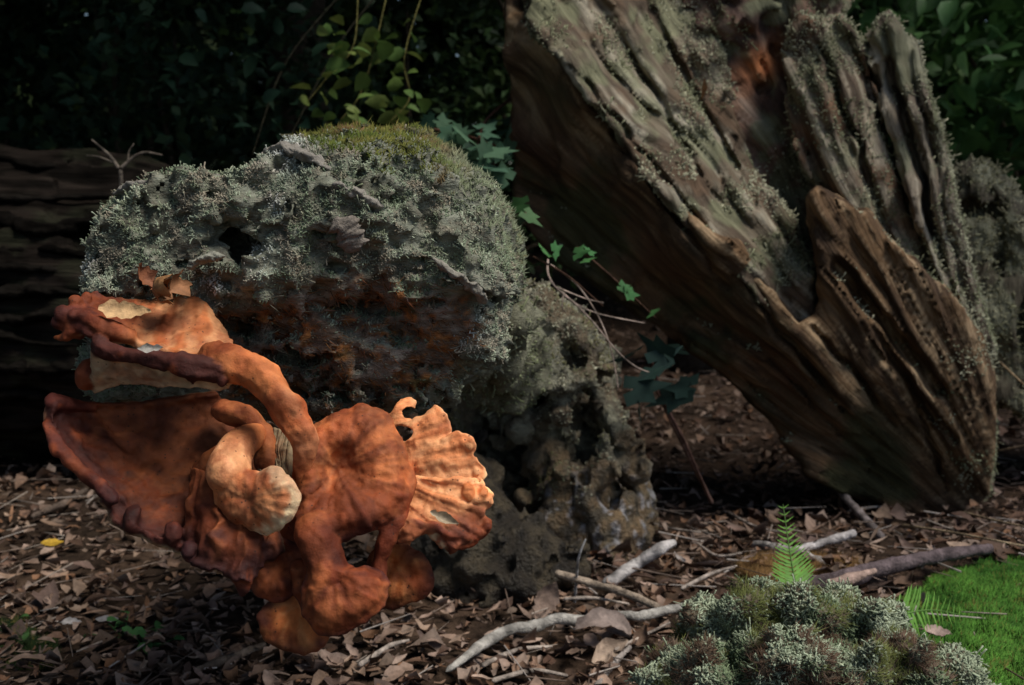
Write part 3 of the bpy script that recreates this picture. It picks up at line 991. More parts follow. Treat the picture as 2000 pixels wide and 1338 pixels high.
def lobe(name, rows, parent, tone='orange', th=9.0, nu=110, nv=64, closed=False, lumps=7.0, wrinkle=2.5, wfreq=0.05, rough=3.0,
         frill=0.0, ffreq=0.03, rimw=0.22, roll=0.5, seed=0, holes=(), under=True, side_round=True, rimnoise=5.0, round0=False, tint=None, contour=0.0, streak=.5):
    """a thick wavy fungus sheet through a grid of control points (photo px, px, depth px).
       rows run from the attachment (first) to the free rim (last)."""
    S = resample(rows, nu, nv, closed)
    v = np.linspace(0, 1, nv)[:, None] * np.ones((1, nu))
    def wrapgrad(A):
        if closed:
            return (np.roll(A, -1, 1) - np.roll(A, 1, 1)) / 2
        return np.gradient(A, axis=1)
    su = wrapgrad(S)
    arc = np.cumsum(np.linalg.norm(su[-1], axis=1))
    if closed:
        ph = arc / arc[-1] * 2 * np.pi
        rr_ = arc[-1] / (2 * np.pi)
        ux, uy = np.cos(ph) * rr_, np.sin(ph) * rr_
    else:
        ux, uy = arc, arc * 0
    # wavy rim: pull the rim in and out and lift it up and down
    out = unit(S[-1] - S[max(nv - 8, 0)])
    nr = unit(np.cross(su, np.gradient(S, axis=0)))
    if nr[:, :, 2].mean() > 0:
        nr = -nr                                       # towards the camera
    rw = sstep(.55, 1.0, v)[:, :, None]
    e1 = fbm(ux * .045, uy * .045 + 5, ux * 0 + seed, 3, seed + 200)
    e1 = e1 + .3 * fbm(ux * .16, uy * .16, ux * 0 + seed, 2, seed + 205)
    S = S + out[None] * (e1 * rimnoise * 2)[None, :, None] * rw
    if frill:
        e2 = fbm(ux * ffreq, uy * ffreq, ux * 0 + seed * 1.7, 2, seed + 210)
        S = S + nr * (e2 * frill * 2)[None, :, None] * sstep(.25, 1.0, v)[:, :, None]
    su = wrapgrad(S)
    nr = unit(np.cross(su, np.gradient(S, axis=0)))
    if nr[:, :, 2].mean() > 0:
        nr = -nr
    # distance to the rim in px
    seg = np.linalg.norm(np.diff(S, axis=0), axis=2)
    dr = np.concatenate([np.cumsum(seg[::-1], 0)[::-1], np.zeros((1, nu))], 0)
    d0 = np.concatenate([np.zeros((1, nu)), np.cumsum(seg, 0)], 0)
    e = dr.copy()
    if round0: e = np.minimum(e, d0)
    if not closed and side_round:
        lu = np.linalg.norm(np.diff(S, axis=1), axis=2)
        a0 = np.concatenate([np.zeros((nv, 1)), np.cumsum(lu, 1)], 1)
        a1 = a0[:, -1:] - a0
        e = np.minimum(e, np.minimum(a0, a1))
    rim = np.exp(-(e / (th * 2.2)) ** 2)
    # lumpy relief
    q = S / 1.0
    big = fbm(q[..., 0] / 34, q[..., 1] / 34, q[..., 2] / 34, 2, seed + 1)
    med = fbm(q[..., 0] / 13, q[..., 1] / 13, q[..., 2] / 13, 2, seed + 2)
    UX = np.broadcast_to(ux[None], v.shape); UY = np.broadcast_to(uy[None], v.shape)
    wr = fbm(UX * wfreq + .8 * big, UY * wfreq, v * 1.6 + seed, 3, seed + 3)
    rings = np.sin((dr + 9 * big) / 11.0) * contour
    T = th * (1 + roll * np.exp(-((e - th * 1.1) / (th * 1.1)) ** 2)) + lumps * big * (.35 + rim) + rough * med * .6
    prof = np.sqrt(np.clip(1 - (1 - np.clip(e / (th * 1.25), 0, 1)) ** 2, 0, 1))
    body = np.clip(e / 25.0, 0, 1)
    fr = S + nr * (T * prof + (wrinkle * wr + rings + rough * .4 * med) * body * 1.6)[..., None]
    bk = S - nr * (th * .8 * prof + 1.5 * med * prof)[..., None]
    Vf, Vb = F3(fr).reshape(-1, 3), F3(bk).reshape(-1, 3)
    # colours
    rf = np.clip(1 - dr / (rimw * 130.0), 0, 1)
    rs = sstep(.15, .95, rf + .35 * big)
    streak = sstep(-.1, .45, wr)
    if tone == 'orange':
        C = mixc(ORANGE, PALE, sstep(-.1, .5, wr - .3 * rf)); C = mixc(C, RUST, .45 * sstep(-.1, .4, big)); C = mixc(C, MAROON, rs * .85)
    elif tone == 'rust':
        C = mixc(RUST, ORANGE, sstep(-.1, .5, wr + .35 * (1 - v))*.45); C = mixc(C, MAROON, .55 * sstep(.0, .4, big)); C = mixc(C, PURPLE, rs * .9)
    elif tone == 'cap':
        C = mixc(ORANGE, PALE, sstep(-.2, .4, wr) * (1 - v ** 2) * .6); C = mixc(C, RUST, sstep(-.05, .35, wr + .45 * v - .2) * .7)
        C = mixc(C * .88, RUST * .85, sstep(905, 1030, S[..., 1] + 40 * big) * .8); C = mixc(C, MAROON, rs * sstep(960, 1040, S[..., 1]) * .9)
    elif tone == 'pale':
        C = mixc(PALE * 1.15, ORANGE * 1.15, sstep(-.05, .4, wr) * .6); C = mixc(C, CREAM, sstep(.35, .9, rf) * .35); C = mixc(C, ORANGE, .5 * sstep(0, .4, big))
    elif tone == 'curl':
        C = mixc(ORANGE, PALE, sstep(-.2, .4, wr) * .6 + .2 * rf); C = mixc(C, RUST, .5 * sstep(.0, .4, big)); C = mixc(C, CREAM * 1.12, sstep(.30, .55, rf + .10 * wr))
    elif tone == 'amber':
        C = mixc((.52, .15, .040), (.62, .24, .080), sstep(-.2, .4, wr)); C = mixc(C, RUST, .5 * sstep(0, .4, big)); C = mixc(C, MAROON, sstep(.25, 1.0, rf + .3 * big) * .9)
    elif tone == 'maroon':
        C = mixc(MAROON * 1.3, RUST, sstep(.0, .5, big + .3 * wr)); C = mixc(C, PURPLE, sstep(-.1, .4, med) * .6)
    elif tone == 'cream':
        C = mixc(CREAM * .75, CREAM * .55, sstep(-.2, .4, med)); C = mixc(C, ORANGE * .8, sstep(.0, .5, big) * .45)
    fs = fbm(UX * .16 + .5 * big, UY * .16, v * 1.3 + seed, 3, seed + 4) * streak * 1.6
    if tint is not None:
        C = tint(C, S, v, dr, big, wr)
    band_ = np.sin((dr + 16 * big + 5 * med) / 6.0) * np.exp(-dr / 60)
    C = C * (1 + .16 * band_[..., None])
    C = C * (1 + .38 * fs[..., None]); C = mixc(C, C * (.6, .45, .42), sstep(.1, .4, fs) * .35)
    Cb = mixc(CREAM * .72, ORANGE * .8, sstep(-.2, .5, big) * .6) if under else C
    n = nu * nv
    kc = nu if closed else nu - 1
    ci, cj = np.meshgrid(np.arange(nv - 1), np.arange(kc), indexing='ij')
    keep = np.ones(ci.shape, bool)
    for (hx_, hy_, ra, rb) in holes:
        cx = S[:-1, :kc, 0]; cy = S[:-1, :kc, 1]
        wob = 1 + .25 * fbm(cx / 9, cy / 9, cx * 0, 2, seed + 60)
        keep &= ((cx - hx_) / ra) ** 2 + ((cy - hy_) / rb) ** 2 > wob
    vid = lambda i, j: i * nu + (j % nu)
    A, B, Cc, D = vid(ci, cj), vid(ci, cj + 1), vid(ci + 1, cj + 1), vid(ci + 1, cj)
    fq_ = np.stack([A, B, Cc, D], -1)[keep]
    bq_ = np.stack([A, D, Cc, B], -1)[keep] + n
    side = []
    pad = np.zeros((nv + 1, kc + 2), bool)
    pad[1:-1, 1:-1] = keep
    if closed:
        pad[:, 0] = pad[:, -2]; pad[:, -1] = pad[:, 1]
    for i in range(nv - 1):
        for j in np.nonzero(keep[i])[0]:
            a, b, c_, d_ = vid(i, j), vid(i, j + 1), vid(i + 1, j + 1), vid(i + 1, j)
            if not pad[i, j + 1]: side.append((b, a, a + n, b + n))
            if not pad[i + 2, j + 1]: side.append((d_, c_, c_ + n, d_ + n))
            if not pad[i + 1, j]: side.append((a, d_, d_ + n, a + n))
            if not pad[i + 1, j + 2]: side.append((c_, b, b + n, c_ + n))
    Q = np.concatenate([fq_, bq_, np.array(side).reshape(-1, 4)])
    VV = np.concatenate([Vf, Vb])
    fa = (.5 + .9 * fs * np.clip(dr / 12, .3, 1)).reshape(-1, 1)
    CC = np.concatenate([np.concatenate([C.reshape(-1, 3), fa], 1), np.concatenate([Cb.reshape(-1, 3), fa], 1)])
    # face orientation: front must look at the camera
    f0 = fq_[len(fq_) // 2]
    nn = np.cross(VV[f0[1]] - VV[f0[0]], VV[f0[3]] - VV[f0[0]])
    if nn @ (np.array([0, 0, CAM_H]) - VV[f0[0]]) < 0:
        Q = Q[:, ::-1]
    return mobj(name, VV, Q, None, CC, M_FLESH, parent)

def polar(centre, rim, mid=0.55, bulge=-25.0, zc=None):
    """rows for a closed lobe: from its middle out to a traced rim (px, px, z)"""
    rim = np.asarray(rim, float)
    c = np.asarray(centre, float)
    rows = []
    for t, b in ((.02, 0), (.3, .75), (mid + .1, 1.0), (.85, .6), (1.0, 0)):
        r = c + (rim - c) * t
        r[:, 2] += bulge * b
        rows.append(r)
    return rows

def limb(name, path, rad, parent, cols, n=70, m=26, lump=.22, seed=0, squash=1.0, lsc=55.0, ridge=0.0):
    w = F3(path)
    v, q, t, al = tube(w, np.asarray(rad) * PXM, n, m, lump, lsc, seed, squash)
    b = fbm(v[:, 0] * 60, v[:, 1] * 60, v[:, 2] * 60, 3, seed + 5)
    k = fbm(v[:, 0] * 160, v[:, 1] * 160, v[:, 2] * 50, 3, seed + 6)
    C = np.stack([np.interp(al, np.linspace(0, 1, len(cols)), [c[i] for c in cols]) for i in range(3)], 1)
    C = mixc(C, C * (.55, .42, .40), sstep(.0, .5, b) * .7)
    C = mixc(C, C * (1.25, 1.4, 1.6), sstep(.1, .5, k) * .5)
    th_ = np.tile(np.linspace(0, 2 * np.pi, m, endpoint=False), n)
    fa = .5 + .9 * fbm(np.cos(th_) * 2.2, np.sin(th_) * 2.2, al * 3 + seed, 3, seed + 9)
    return mobj(name, v, q, t, np.concatenate([C, fa[:, None]], 1), M_FLESH, parent)

from mathutils import kdtree
def fuse(name, parts, parent, voxel=.00122, smooth=2, amp=1.0, seed=0):
    """grows several sketched lobes together into one continuous piece of flesh"""
    vs, cs = [], []
    for o in parts:
        n_ = len(o.data.vertices)
        a = np.empty(n_ * 3, np.float32); o.data.vertices.foreach_get('co', a)
        c = np.empty(n_ * 4, np.float32); o.data.color_attributes['Col'].data.foreach_get('color', c)
        vs.append(a.reshape(-1, 3)); cs.append(c.reshape(-1, 4))
    qs, ts, k = [], [], 0
    for o, a in zip(parts, vs):
        for pl in o.data.polygons:
            ii_ = [i + k for i in pl.vertices]
            (qs if len(ii_) == 4 else ts).append(ii_)
        k += len(a)
    V = np.concatenate(vs); C = np.concatenate(cs)
    tmp = bpy.data.objects.new('tmp', make_mesh('tmp', V, np.array(qs), np.array(ts) if ts else None))
    link(tmp)
    md = tmp.modifiers.new('r', 'REMESH'); md.mode = 'VOXEL'; md.voxel_size = voxel
    ms = tmp.modifiers.new('s', 'SMOOTH'); ms.iterations = smooth; ms.factor = .5
    dg = bpy.context.evaluated_depsgraph_get()
    me = bpy.data.meshes.new_from_object(tmp.evaluated_get(dg))
    n_ = len(me.vertices)
    a = np.empty(n_ * 3, np.float32); me.vertices.foreach_get('co', a); W = a.reshape(-1, 3).astype(float)
    nn = np.empty(n_ * 3, np.float32); me.vertices.foreach_get('normal', nn); nn = nn.reshape(-1, 3)
    q = np.empty(len(me.loops), np.int32); me.loops.foreach_get('vertex_index', q)
    q = q.reshape(-1, 4)
    kd = kdtree.KDTree(len(V))
    for i, c in enumerate(V): kd.insert(c, i)
    kd.balance()
    CC = np.empty((n_, 4))
    for i in range(n_):
        f = kd.find_n(W[i], 3)
        CC[i] = sum(C[j[1]] for j in f) / 3
    # knit the colours together a little, like the flesh itself
    e = np.concatenate([q[:, [0, 1]], q[:, [1, 2]], q[:, [2, 3]], q[:, [3, 0]]])
    for _ in range(2):
        acc = np.zeros_like(CC); cn = np.zeros((n_, 1))
        np.add.at(acc, e[:, 0], CC[e[:, 1]]); np.add.at(cn, e[:, 0], 1)
        CC = .5 * CC + .5 * acc / np.maximum(cn, 1)
    HF = (CC[:, 3] - .5) * 2; CC = CC[:, :3]
    x, y, z = W.T
    dark = sstep(.22, .08, CC[:, 0])
    lump = .55 - worley(x * 56, y * 56, z * 56, seed + 3)
    d = .0024 * (.16 - np.abs(fbm(x * 38, y * 38, z * 38, 4, seed + 1))) + .0010 * (.16 - np.abs(fbm(x * 120, y * 120, z * 90, 3, seed + 11))) + .0003 * fbm(x * 210, y * 210, z * 160, 2, seed + 2) * 1.5 + dark * .0028 * lump + .00062 * HF
    W = W + nn * (d * amp)[:, None]
    b1 = fbm(x * 75, y * 75, z * 75, 3, seed + 7); b2 = fbm(x * 160, y * 160, z * 100, 4, seed + 8, .7)
    CC = CC * (1 + .40 * b1 + .35 * b2)[:, None]
    b3 = fbm(x * 22, y * 22, z * 22, 6, seed + 9, .68)
    CC = mixc(CC, CC * (.52, .36, .34), sstep(-.02, .28, b3) * .75)
    CC = mixc(CC, CC * (1.22, 1.3, 1.35), sstep(.05, .35, -b3) * .6)
    CC = mixc(CC, RUST * 1.5, dark * sstep(.12, .4, lump) * sstep(-.1, .3, b1) * .75)       # worn tops of the dark lumps
    for o in parts:
        bpy.data.objects.remove(o)
    bpy.data.objects.remove(tmp)
    return mobj(name, W, q, None, CC, M_FLESH, parent)

def fan_rows(att, rim, ts=(0, .3, .6, .85, 1), bulge=-20.0, shape=None):
    """rows from an attachment line to a traced rim with any number of points"""
    rim = np.asarray(rim, float)
    att = crspline(np.asarray(att, float), len(rim))
    rows = []
    for t in ts:
        r = att + (rim - att) * t
        r[:, 2] += bulge * math.sin(math.pi * t)
        rows.append(r)
    return rows

fungus = empty('bracket_fungus', V3(560, 1275, D_F))
tag(fungus, 'large orange and maroon bracket fungus hanging under the end of the lichen log', 'fungus')

# the big bowl shaped fan on the left
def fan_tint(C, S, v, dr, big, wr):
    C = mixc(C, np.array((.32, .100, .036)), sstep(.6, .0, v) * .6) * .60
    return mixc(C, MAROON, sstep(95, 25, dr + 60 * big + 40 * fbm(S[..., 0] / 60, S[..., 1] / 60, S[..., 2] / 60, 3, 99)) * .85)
def bulb(px, py, z, r, col, seed, lump=.15):
    return limb('t', [(px - r * .6, py + r * .15, z), (px, py, z - 3), (px + r * .6, py + r * .1, z)], [r, r * 1.05, r * .9], fungus, [col, col * .9, col], n=26, m=18, seed=seed, lump=lump)
A = [lobe('t', [
    [(420, 762, 120), (440, 790, 125), (455, 815, 125), (470, 840, 115), (485, 862, 105), (500, 890, 90), (515, 920, 70), (530, 950, 50), (545, 990, 20)],
    [(270, 782, 95), (270, 815, 90), (300, 850, 80), (330, 890, 60), (370, 925, 45), (405, 955, 30), (440, 980, 15), (490, 1000, 0), (548, 1030, -20)],
    [(165, 785, 40), (150, 815, 20), (195, 880, 0), (250, 940, -25), (290, 995, -45), (345, 1025, -55), (405, 1050, -60), (480, 1070, -55), (555, 1062, -45)],
    [(92, 784, -20), (84, 826, -45), (125, 900, -75), (185, 958, -95), (222, 1028, -105), (300, 1060, -110), (385, 1104, -105), (470, 1116, -85), (552, 1085, -60)]],
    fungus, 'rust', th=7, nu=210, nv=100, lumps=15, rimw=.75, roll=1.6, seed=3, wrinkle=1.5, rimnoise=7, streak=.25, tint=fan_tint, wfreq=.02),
    limb('t', [(190, 796, 40), (140, 790, 5), (104, 788, -24), (92, 792, -30)], [8, 13, 19, 16], fungus, [RUST, MAROON * 1.9, MAROON * 1.8], seed=8, lump=.3),
    limb('t', [(88, 822, -48), (108, 862, -76), (150, 912, -92), (198, 952, -106), (228, 985, -112)], [7, 11, 12, 13, 13], fungus, [RUST, MAROON * 1.6, RUST * .8, MAROON * 1.3, PURPLE], seed=9, lump=.6, lsc=85),
    bulb(262, 1010, -92, 26, MAROON, 402, .5), bulb(340, 1046, -104, 22, MAROON * 1.4, 404, .5), bulb(372, 1078, -108, 24, PURPLE * 1.2, 405, .5),
    lobe('t', [
    [(372, 915, -35), (400, 920, -60), (440, 950, -75), (490, 985, -70), (545, 1010, -55)],
    [(366, 965, -60), (400, 970, -95), (445, 1005, -115), (495, 1035, -105), (548, 1040, -70)],
    [(358, 1040, -85), (400, 1045, -125), (440, 1065, -145), (490, 1075, -130), (552, 1058, -85)],
    [(352, 1088, -95), (392, 1108, -125), (432, 1112, -140), (474, 1140, -130), (556, 1074, -80)]],
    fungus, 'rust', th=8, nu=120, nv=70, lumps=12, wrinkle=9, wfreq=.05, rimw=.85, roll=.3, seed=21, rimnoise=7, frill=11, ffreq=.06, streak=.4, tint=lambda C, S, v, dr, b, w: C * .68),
    limb('t', [(462, 1085, -130), (470, 1120, -134), (474, 1148, -130), (473, 1166, -126)], [24, 19, 11, 3], fungus, [MAROON * 1.4, RUST, MAROON, PURPLE], seed=411, lump=.4, lsc=70),
    limb('t', [(520, 1060, -95), (512, 1090, -100), (500, 1112, -104)], [20, 16, 8], fungus, [MAROON * 1.4, RUST, MAROON], seed=412, lump=.4, lsc=70)]
fuse('fan_lobe', A, fungus, seed=500)

# upper tier
def up_tint(C, S, v, dr, big, wr):
    left = sstep(290, 215, S[..., 0] + 30 * big)
    return mixc(mixc(PALE * .75, ORANGE * .85, sstep(-.2, .3, wr)), mixc(RUST * .9, MAROON * 1.5, sstep(-.1, .35, big)), left)
A = [lobe('t', [
    [(170, 576, 30), (225, 588, 60), (290, 590, 75), (345, 580, 80), (395, 590, 80), (440, 660, 50)],
    [(140, 596, -20), (205, 604, 5), (275, 622, 25), (335, 628, 30), (395, 640, 20), (455, 690, -10)],
    [(118, 615, -55), (185, 632, -65), (262, 655, -30), (320, 668, -30), (380, 680, -35), (452, 708, -55)],
    [(106, 640, -40), (170, 662, -70), (255, 674, -60), (315, 692, -70), (380, 705, -75), (445, 722, -80)]],
    fungus, 'orange', th=8, nu=140, nv=60, lumps=9, seed=31, wrinkle=2, tint=up_tint, roll=.3, rimnoise=4),
    bulb(122, 612, -52, 19, MAROON * 1.4, 33, .4), bulb(150, 594, -25, 20, RUST * .8, 421, .4), bulb(172, 584, 0, 14, RUST, 422, .3), bulb(112, 632, -50, 12, MAROON * 1.3, 423, .4),
    limb('t', [(140, 610, -58), (190, 632, -75), (230, 648, -70), (268, 662, -55)], [17, 19, 17, 12], fungus, [MAROON * 1.5, RUST * .8, RUST * .9, ORANGE * .7], seed=34, lump=.5, lsc=60),
    limb('t', [(165, 645, -40), (140, 652, -60), (122, 658, -55), (104, 660, -50)], [16, 15, 9, 3], fungus, [RUST, ORANGE * .6, ORANGE * .7], seed=35, lump=.6, lsc=140),
    limb('t', [(178, 672, -75), (215, 684, -92), (270, 695, -100), (330, 707, -104), (385, 718, -104), (425, 726, -100), (446, 736, -92)], [16, 19, 15, 17, 22, 24, 18], fungus,
     [MAROON * 1.1, MAROON, MAROON * .9, MAROON * 1.05, MAROON * .9, MAROON * .9], n=120, m=30, seed=36, lump=.5, lsc=60),
    bulb(196, 672, -80, 20, MAROON, 424, .3), bulb(376, 738, -98, 17, MAROON * .9, 425, .4), bulb(436, 742, -95, 17, MAROON, 426, .3), bulb(355, 700, -100, 18, MAROON * 1.2, 427, .3),
    lobe('t', [
    [(172, 682, -70), (250, 700, -85), (340, 718, -90), (450, 738, -80)],
    [(176, 722, -55), (250, 724, -62), (340, 738, -75), (450, 750, -70)],
    [(180, 766, 0), (245, 748, -25), (340, 754, -55), (450, 756, -60)]],
    fungus, 'cream', th=6, nu=100, nv=36, lumps=3, seed=37, wrinkle=1, rough=2, rimnoise=3),
    limb('t', [(200, 742, 10), (172, 728, -12), (150, 718, -22)], [28, 36, 35], fungus, [ORANGE * .8, RUST * 1.1, RUST], seed=38, lump=.08, m=32),
    limb('t', [(395, 690, -45), (450, 708, -72), (500, 728, -88), (545, 772, -100), (580, 826, -106), (599, 866, -104), (592, 912, -92), (574, 962, -70)], [30, 37, 34, 31, 30, 25, 19, 15], fungus,
     [ORANGE * .8, ORANGE, ORANGE * 1.1, ORANGE * .75, ORANGE * 1.15, PALE, ORANGE * .9, ORANGE * .7], n=130, m=32, seed=39, lump=.45, lsc=50),
    limb('t', [(440, 690, -70), (490, 708, -98), (540, 750, -112), (575, 800, -122), (600, 850, -118)], [14, 14, 12, 12, 12], fungus, [ORANGE * .8, ORANGE, ORANGE, PALE, PALE], seed=428, lump=.6, lsc=60),
    bulb(606, 862, -100, 14, PALE, 429, .4)]
fuse('upper_tier', A, fungus, seed=520)
A = [limb('t', [(415, 800, 60), (460, 810, 40), (500, 835, 25), (520, 880, 10), (525, 930, 0)], [26, 24, 22, 24, 30], fungus, [RUST, ORANGE * .7, ORANGE * .6, ORANGE * .5, RUST], seed=40, lump=.45),
     limb('t', [(380, 930, 20), (420, 900, 20), (460, 880, 15)], [20, 24, 20], fungus, [RUST, ORANGE * .6, ORANGE * .6], seed=430, lump=.4)]
fuse('inner_stalk', A, fungus, seed=530)
lobe('gill_sheet', [
    [(505, 840, 30), (540, 838, 20), (575, 850, 0)],
    [(500, 880, 10), (535, 880, 5), (572, 890, -20)],
    [(505, 930, -15), (540, 935, -20), (572, 940, -40)]],
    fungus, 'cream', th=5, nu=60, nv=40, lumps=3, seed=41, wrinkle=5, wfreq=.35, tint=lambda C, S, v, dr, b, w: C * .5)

# the pale curled lobe
def curl_tint(C, S, v, dr, big, wr):
    k = sstep(490, 530, S[..., 0] + (S[..., 1] - 960) * .15) * sstep(44, 24, dr + 12 * big + 10 * fbm(S[..., 0] / 9, S[..., 1] / 9, S[..., 2] / 9, 2, 5))
    return mixc(mixc(mixc(ORANGE, PALE, .45 + .8 * wr), RUST * 1.3, sstep(0, .35, big) * .5), CREAM * 1.15, k)
A = [limb('t', [(512, 846, 30), (478, 862, -40), (452, 892, -88), (446, 925, -112), (458, 960, -120)], [20, 30, 36, 42, 46], fungus, [ORANGE * .8, ORANGE, PALE, PALE * .95, ORANGE], n=60, m=30, seed=431, lump=.16),
     lobe('t', polar((484, 975, -128), [(448, 925, -105), (424, 950, -95), (424, 985, -95), (444, 1012, -100), (480, 1028, -104), (512, 1034, -108), (528, 1040, -110), (552, 1026, -138), (574, 1000, -150), (584, 970, -152), (576, 942, -146), (556, 922, -132), (532, 916, -116), (512, 926, -112), (485, 925, -108)], bulge=-28),
        fungus, 'curl', th=9, nu=150, nv=70, closed=True, lumps=5, seed=43, wrinkle=1.6, wfreq=.06, roll=.1, rimnoise=5, contour=.8, streak=.18, tint=curl_tint)]
fuse('curled_lobe', A, fungus, voxel=.0009, smooth=3, seed=540, amp=.45)

# the middle cap with its hanging stems
CAP = np.array([(585, 960, -70), (592, 900, -55), (604, 848, -40), (640, 818, -20), (690, 802, -10), (738, 806, -10), (772, 842, -20), (792, 895, -40), (798, 950, -60), (786, 995, -80), (748, 1022, -100),
                (712, 1030, -112), (672, 1046, -118), (612, 1058, -112), (575, 1030, -95)], float)
rows = []
for t, b in ((.02, 22), (.22, 2), (.5, -30), (.78, -38), (.93, -18), (1.0, 0)):
    r = np.array((650, 918, -60.)) + (CAP - np.array((650, 918, -60.))) * t
    r[:, 2] += b
    rows.append(r)
A = [lobe('t', rows, fungus, 'cap', th=9, nu=240, nv=100, closed=True, lumps=7, streak=.55, wrinkle=3.2, wfreq=.05, rimw=.45, seed=51, roll=.25, rimnoise=5, contour=.5),
    limb('t', [(618, 1000, -105), (620, 1045, -128), (632, 1085, -140), (646, 1120, -150), (660, 1150, -150)], [54, 42, 32, 32, 28], fungus, [ORANGE * .7, RUST * 1.1, RUST * .8, RUST, RUST * 1.3], seed=61, lump=.22, m=36, n=80),
    limb('t', [(782, 975, -55), (770, 1020, -85), (752, 1062, -95), (742, 1100, -95), (738, 1135, -90), (742, 1158, -80)], [26, 20, 18, 16, 20, 14], fungus, [RUST * 1.2, RUST, RUST * .9, RUST, RUST, MAROON], seed=62, lump=.35),
    limb('t', [(612, 1054, -112), (660, 1046, -122), (705, 1034, -118), (752, 1020, -104)], [13, 11, 10, 11], fungus, [MAROON * 1.3, MAROON, MAROON * 1.2, RUST], seed=441, lump=.6, lsc=80),
    limb('t', [(790, 905, -45), (800, 940, -58), (792, 975, -72), (780, 1000, -80)], [10, 13, 16, 14], fungus, [ORANGE, ORANGE * .8, RUST, RUST], seed=442, lump=.6, lsc=80),
    lobe('t', polar((655, 1125, -150), [(622, 1092, -135), (602, 1140, -140), (592, 1180, -140), (606, 1212, -145), (628, 1234, -150), (668, 1234, -155), (712, 1216, -155), (744, 1188, -145), (754, 1152, -130), (742, 1124, -120), (708, 1114, -120), (672, 1112, -130)], bulge=-34),
     fungus, 'rust', th=8, nu=130, nv=56, closed=True, lumps=7, wrinkle=3, seed=63, rimw=.22, rimnoise=3),
    lobe('t', polar((590, 1130, -95), [(578, 1100, -90), (580, 1150, -95), (596, 1188, -100), (624, 1200, -105), (632, 1150, -100), (618, 1105, -95)], bulge=-15),
     fungus, 'rust', th=8, nu=80, nv=36, closed=True, lumps=5, seed=64, rimw=.2, rimnoise=2)]
fuse('middle_cap', A, fungus, seed=550)
A = [lobe('t', polar((768, 1100, -10), [(752, 1062, 0), (790, 1072, -5), (822, 1092, -15), (841, 1120, -25), (834, 1158, -30), (795, 1176, -35), (748, 1184, -30), (722, 1150, -15), (728, 1090, 0)], bulge=-28),
     fungus, 'amber', th=8, nu=110, nv=50, closed=True, lumps=5, seed=65, rimw=.38, wrinkle=2.5, rimnoise=3, contour=1.0),
     limb('t', [(770, 990, 10), (778, 1040, 5), (774, 1085, -5)], [28, 24, 26], fungus, [ORANGE * .7, ORANGE * .7, ORANGE * .7], seed=69, lump=.2)]
fuse('hanging_petal', A, fungus, seed=560, amp=.7)
A = [lobe('t', polar((585, 1185, -60), [(570, 1140, -40), (610, 1160, -50), (640, 1210, -75), (646, 1240, -85), (612, 1277, -90), (565, 1274, -88), (520, 1254, -80), (506, 1216, -65), (540, 1172, -50)], bulge=-14),
     fungus, 'amber', th=8, nu=120, nv=50, closed=True, lumps=6, seed=66, rimw=.42, wrinkle=4, rimnoise=3),
     limb('t', [(570, 1000, 0), (575, 1060, -15), (585, 1110, -30), (580, 1160, -45)], [44, 40, 32, 22], fungus, [RUST, RUST * .8, RUST, ORANGE * .7], seed=68, lump=.2)]
fuse('hanging_petal', A, fungus, seed=570, amp=.7)
A = [lobe('t', polar((540, 1105, -60), [(505, 1085, -50), (492, 1128, -60), (502, 1162, -65), (530, 1174, -70), (562, 1162, -70), (584, 1125, -60), (580, 1075, -50), (540, 1060, -45)], bulge=-25),
     fungus, 'rust', th=9, nu=90, nv=44, closed=True, lumps=6, seed=67, rimw=.35, rimnoise=3)]
fuse('hanging_petal', A, fungus, seed=580, amp=.8)

# thin bright frilled fans on the right
att = [(748, 815, 20), (756, 826, 12), (768, 852, -2), (782, 888, -20), (794, 920, -36), (800, 950, -46)]
rim = [(786, 790, 36), (812, 780, 40), (816, 800, 30), (806, 818, 20), (830, 826, 8), (846, 800, 2), (862, 800, -6), (880, 834, -20), (884, 850, -30), (916, 856, -34), (930, 872, -36), (924, 892, -44), (944, 912, -34), (942, 934, -32), (905, 944, -36)]
A = [lobe('t', fan_rows(att, rim, bulge=-16), fungus, 'pale', th=4.2, nu=230, nv=80, lumps=3.5, streak=.22, wrinkle=1.2, wfreq=.04, rimw=.12, seed=71, frill=10, ffreq=.03, roll=.5, rimnoise=3.5, holes=((786, 846, 20, 14), (799, 806, 15, 11)), contour=0)]
for k, (px, py, z, r) in enumerate(((865, 826, -20, 9), (916, 872, -42, 9), (930, 922, -42, 9))):
    A.append(bulb(px, py, z, r, PALE, 450 + k, .4))
fuse('frilled_fan', A, fungus, voxel=.0009, smooth=2, seed=590, amp=.8)
def frill_tint(C, S, v, dr, big, wr):
    k = sstep(975, 1045, S[..., 1] + 30 * big + 20 * sstep(880, 950, S[..., 0]))
    return mixc(C, mixc(RUST * 1.1, MAROON * 1.8, sstep(-.1, .4, wr)), k * .9)
att = [(800, 925, -40), (803, 950, -48), (800, 980, -58), (790, 1005, -64), (776, 1026, -68)]
rim = [(925, 944, -50), (950, 954, -46), (962, 974, -48), (952, 992, -56), (944, 1002, -64), (954, 1022, -66), (946, 1046, -72), (922, 1054, -80), (904, 1066, -84), (882, 1082, -82), (868, 1066, -84), (860, 1042, -92), (836, 1036, -98), (806, 1048, -94), (788, 1058, -86), (776, 1044, -78)]
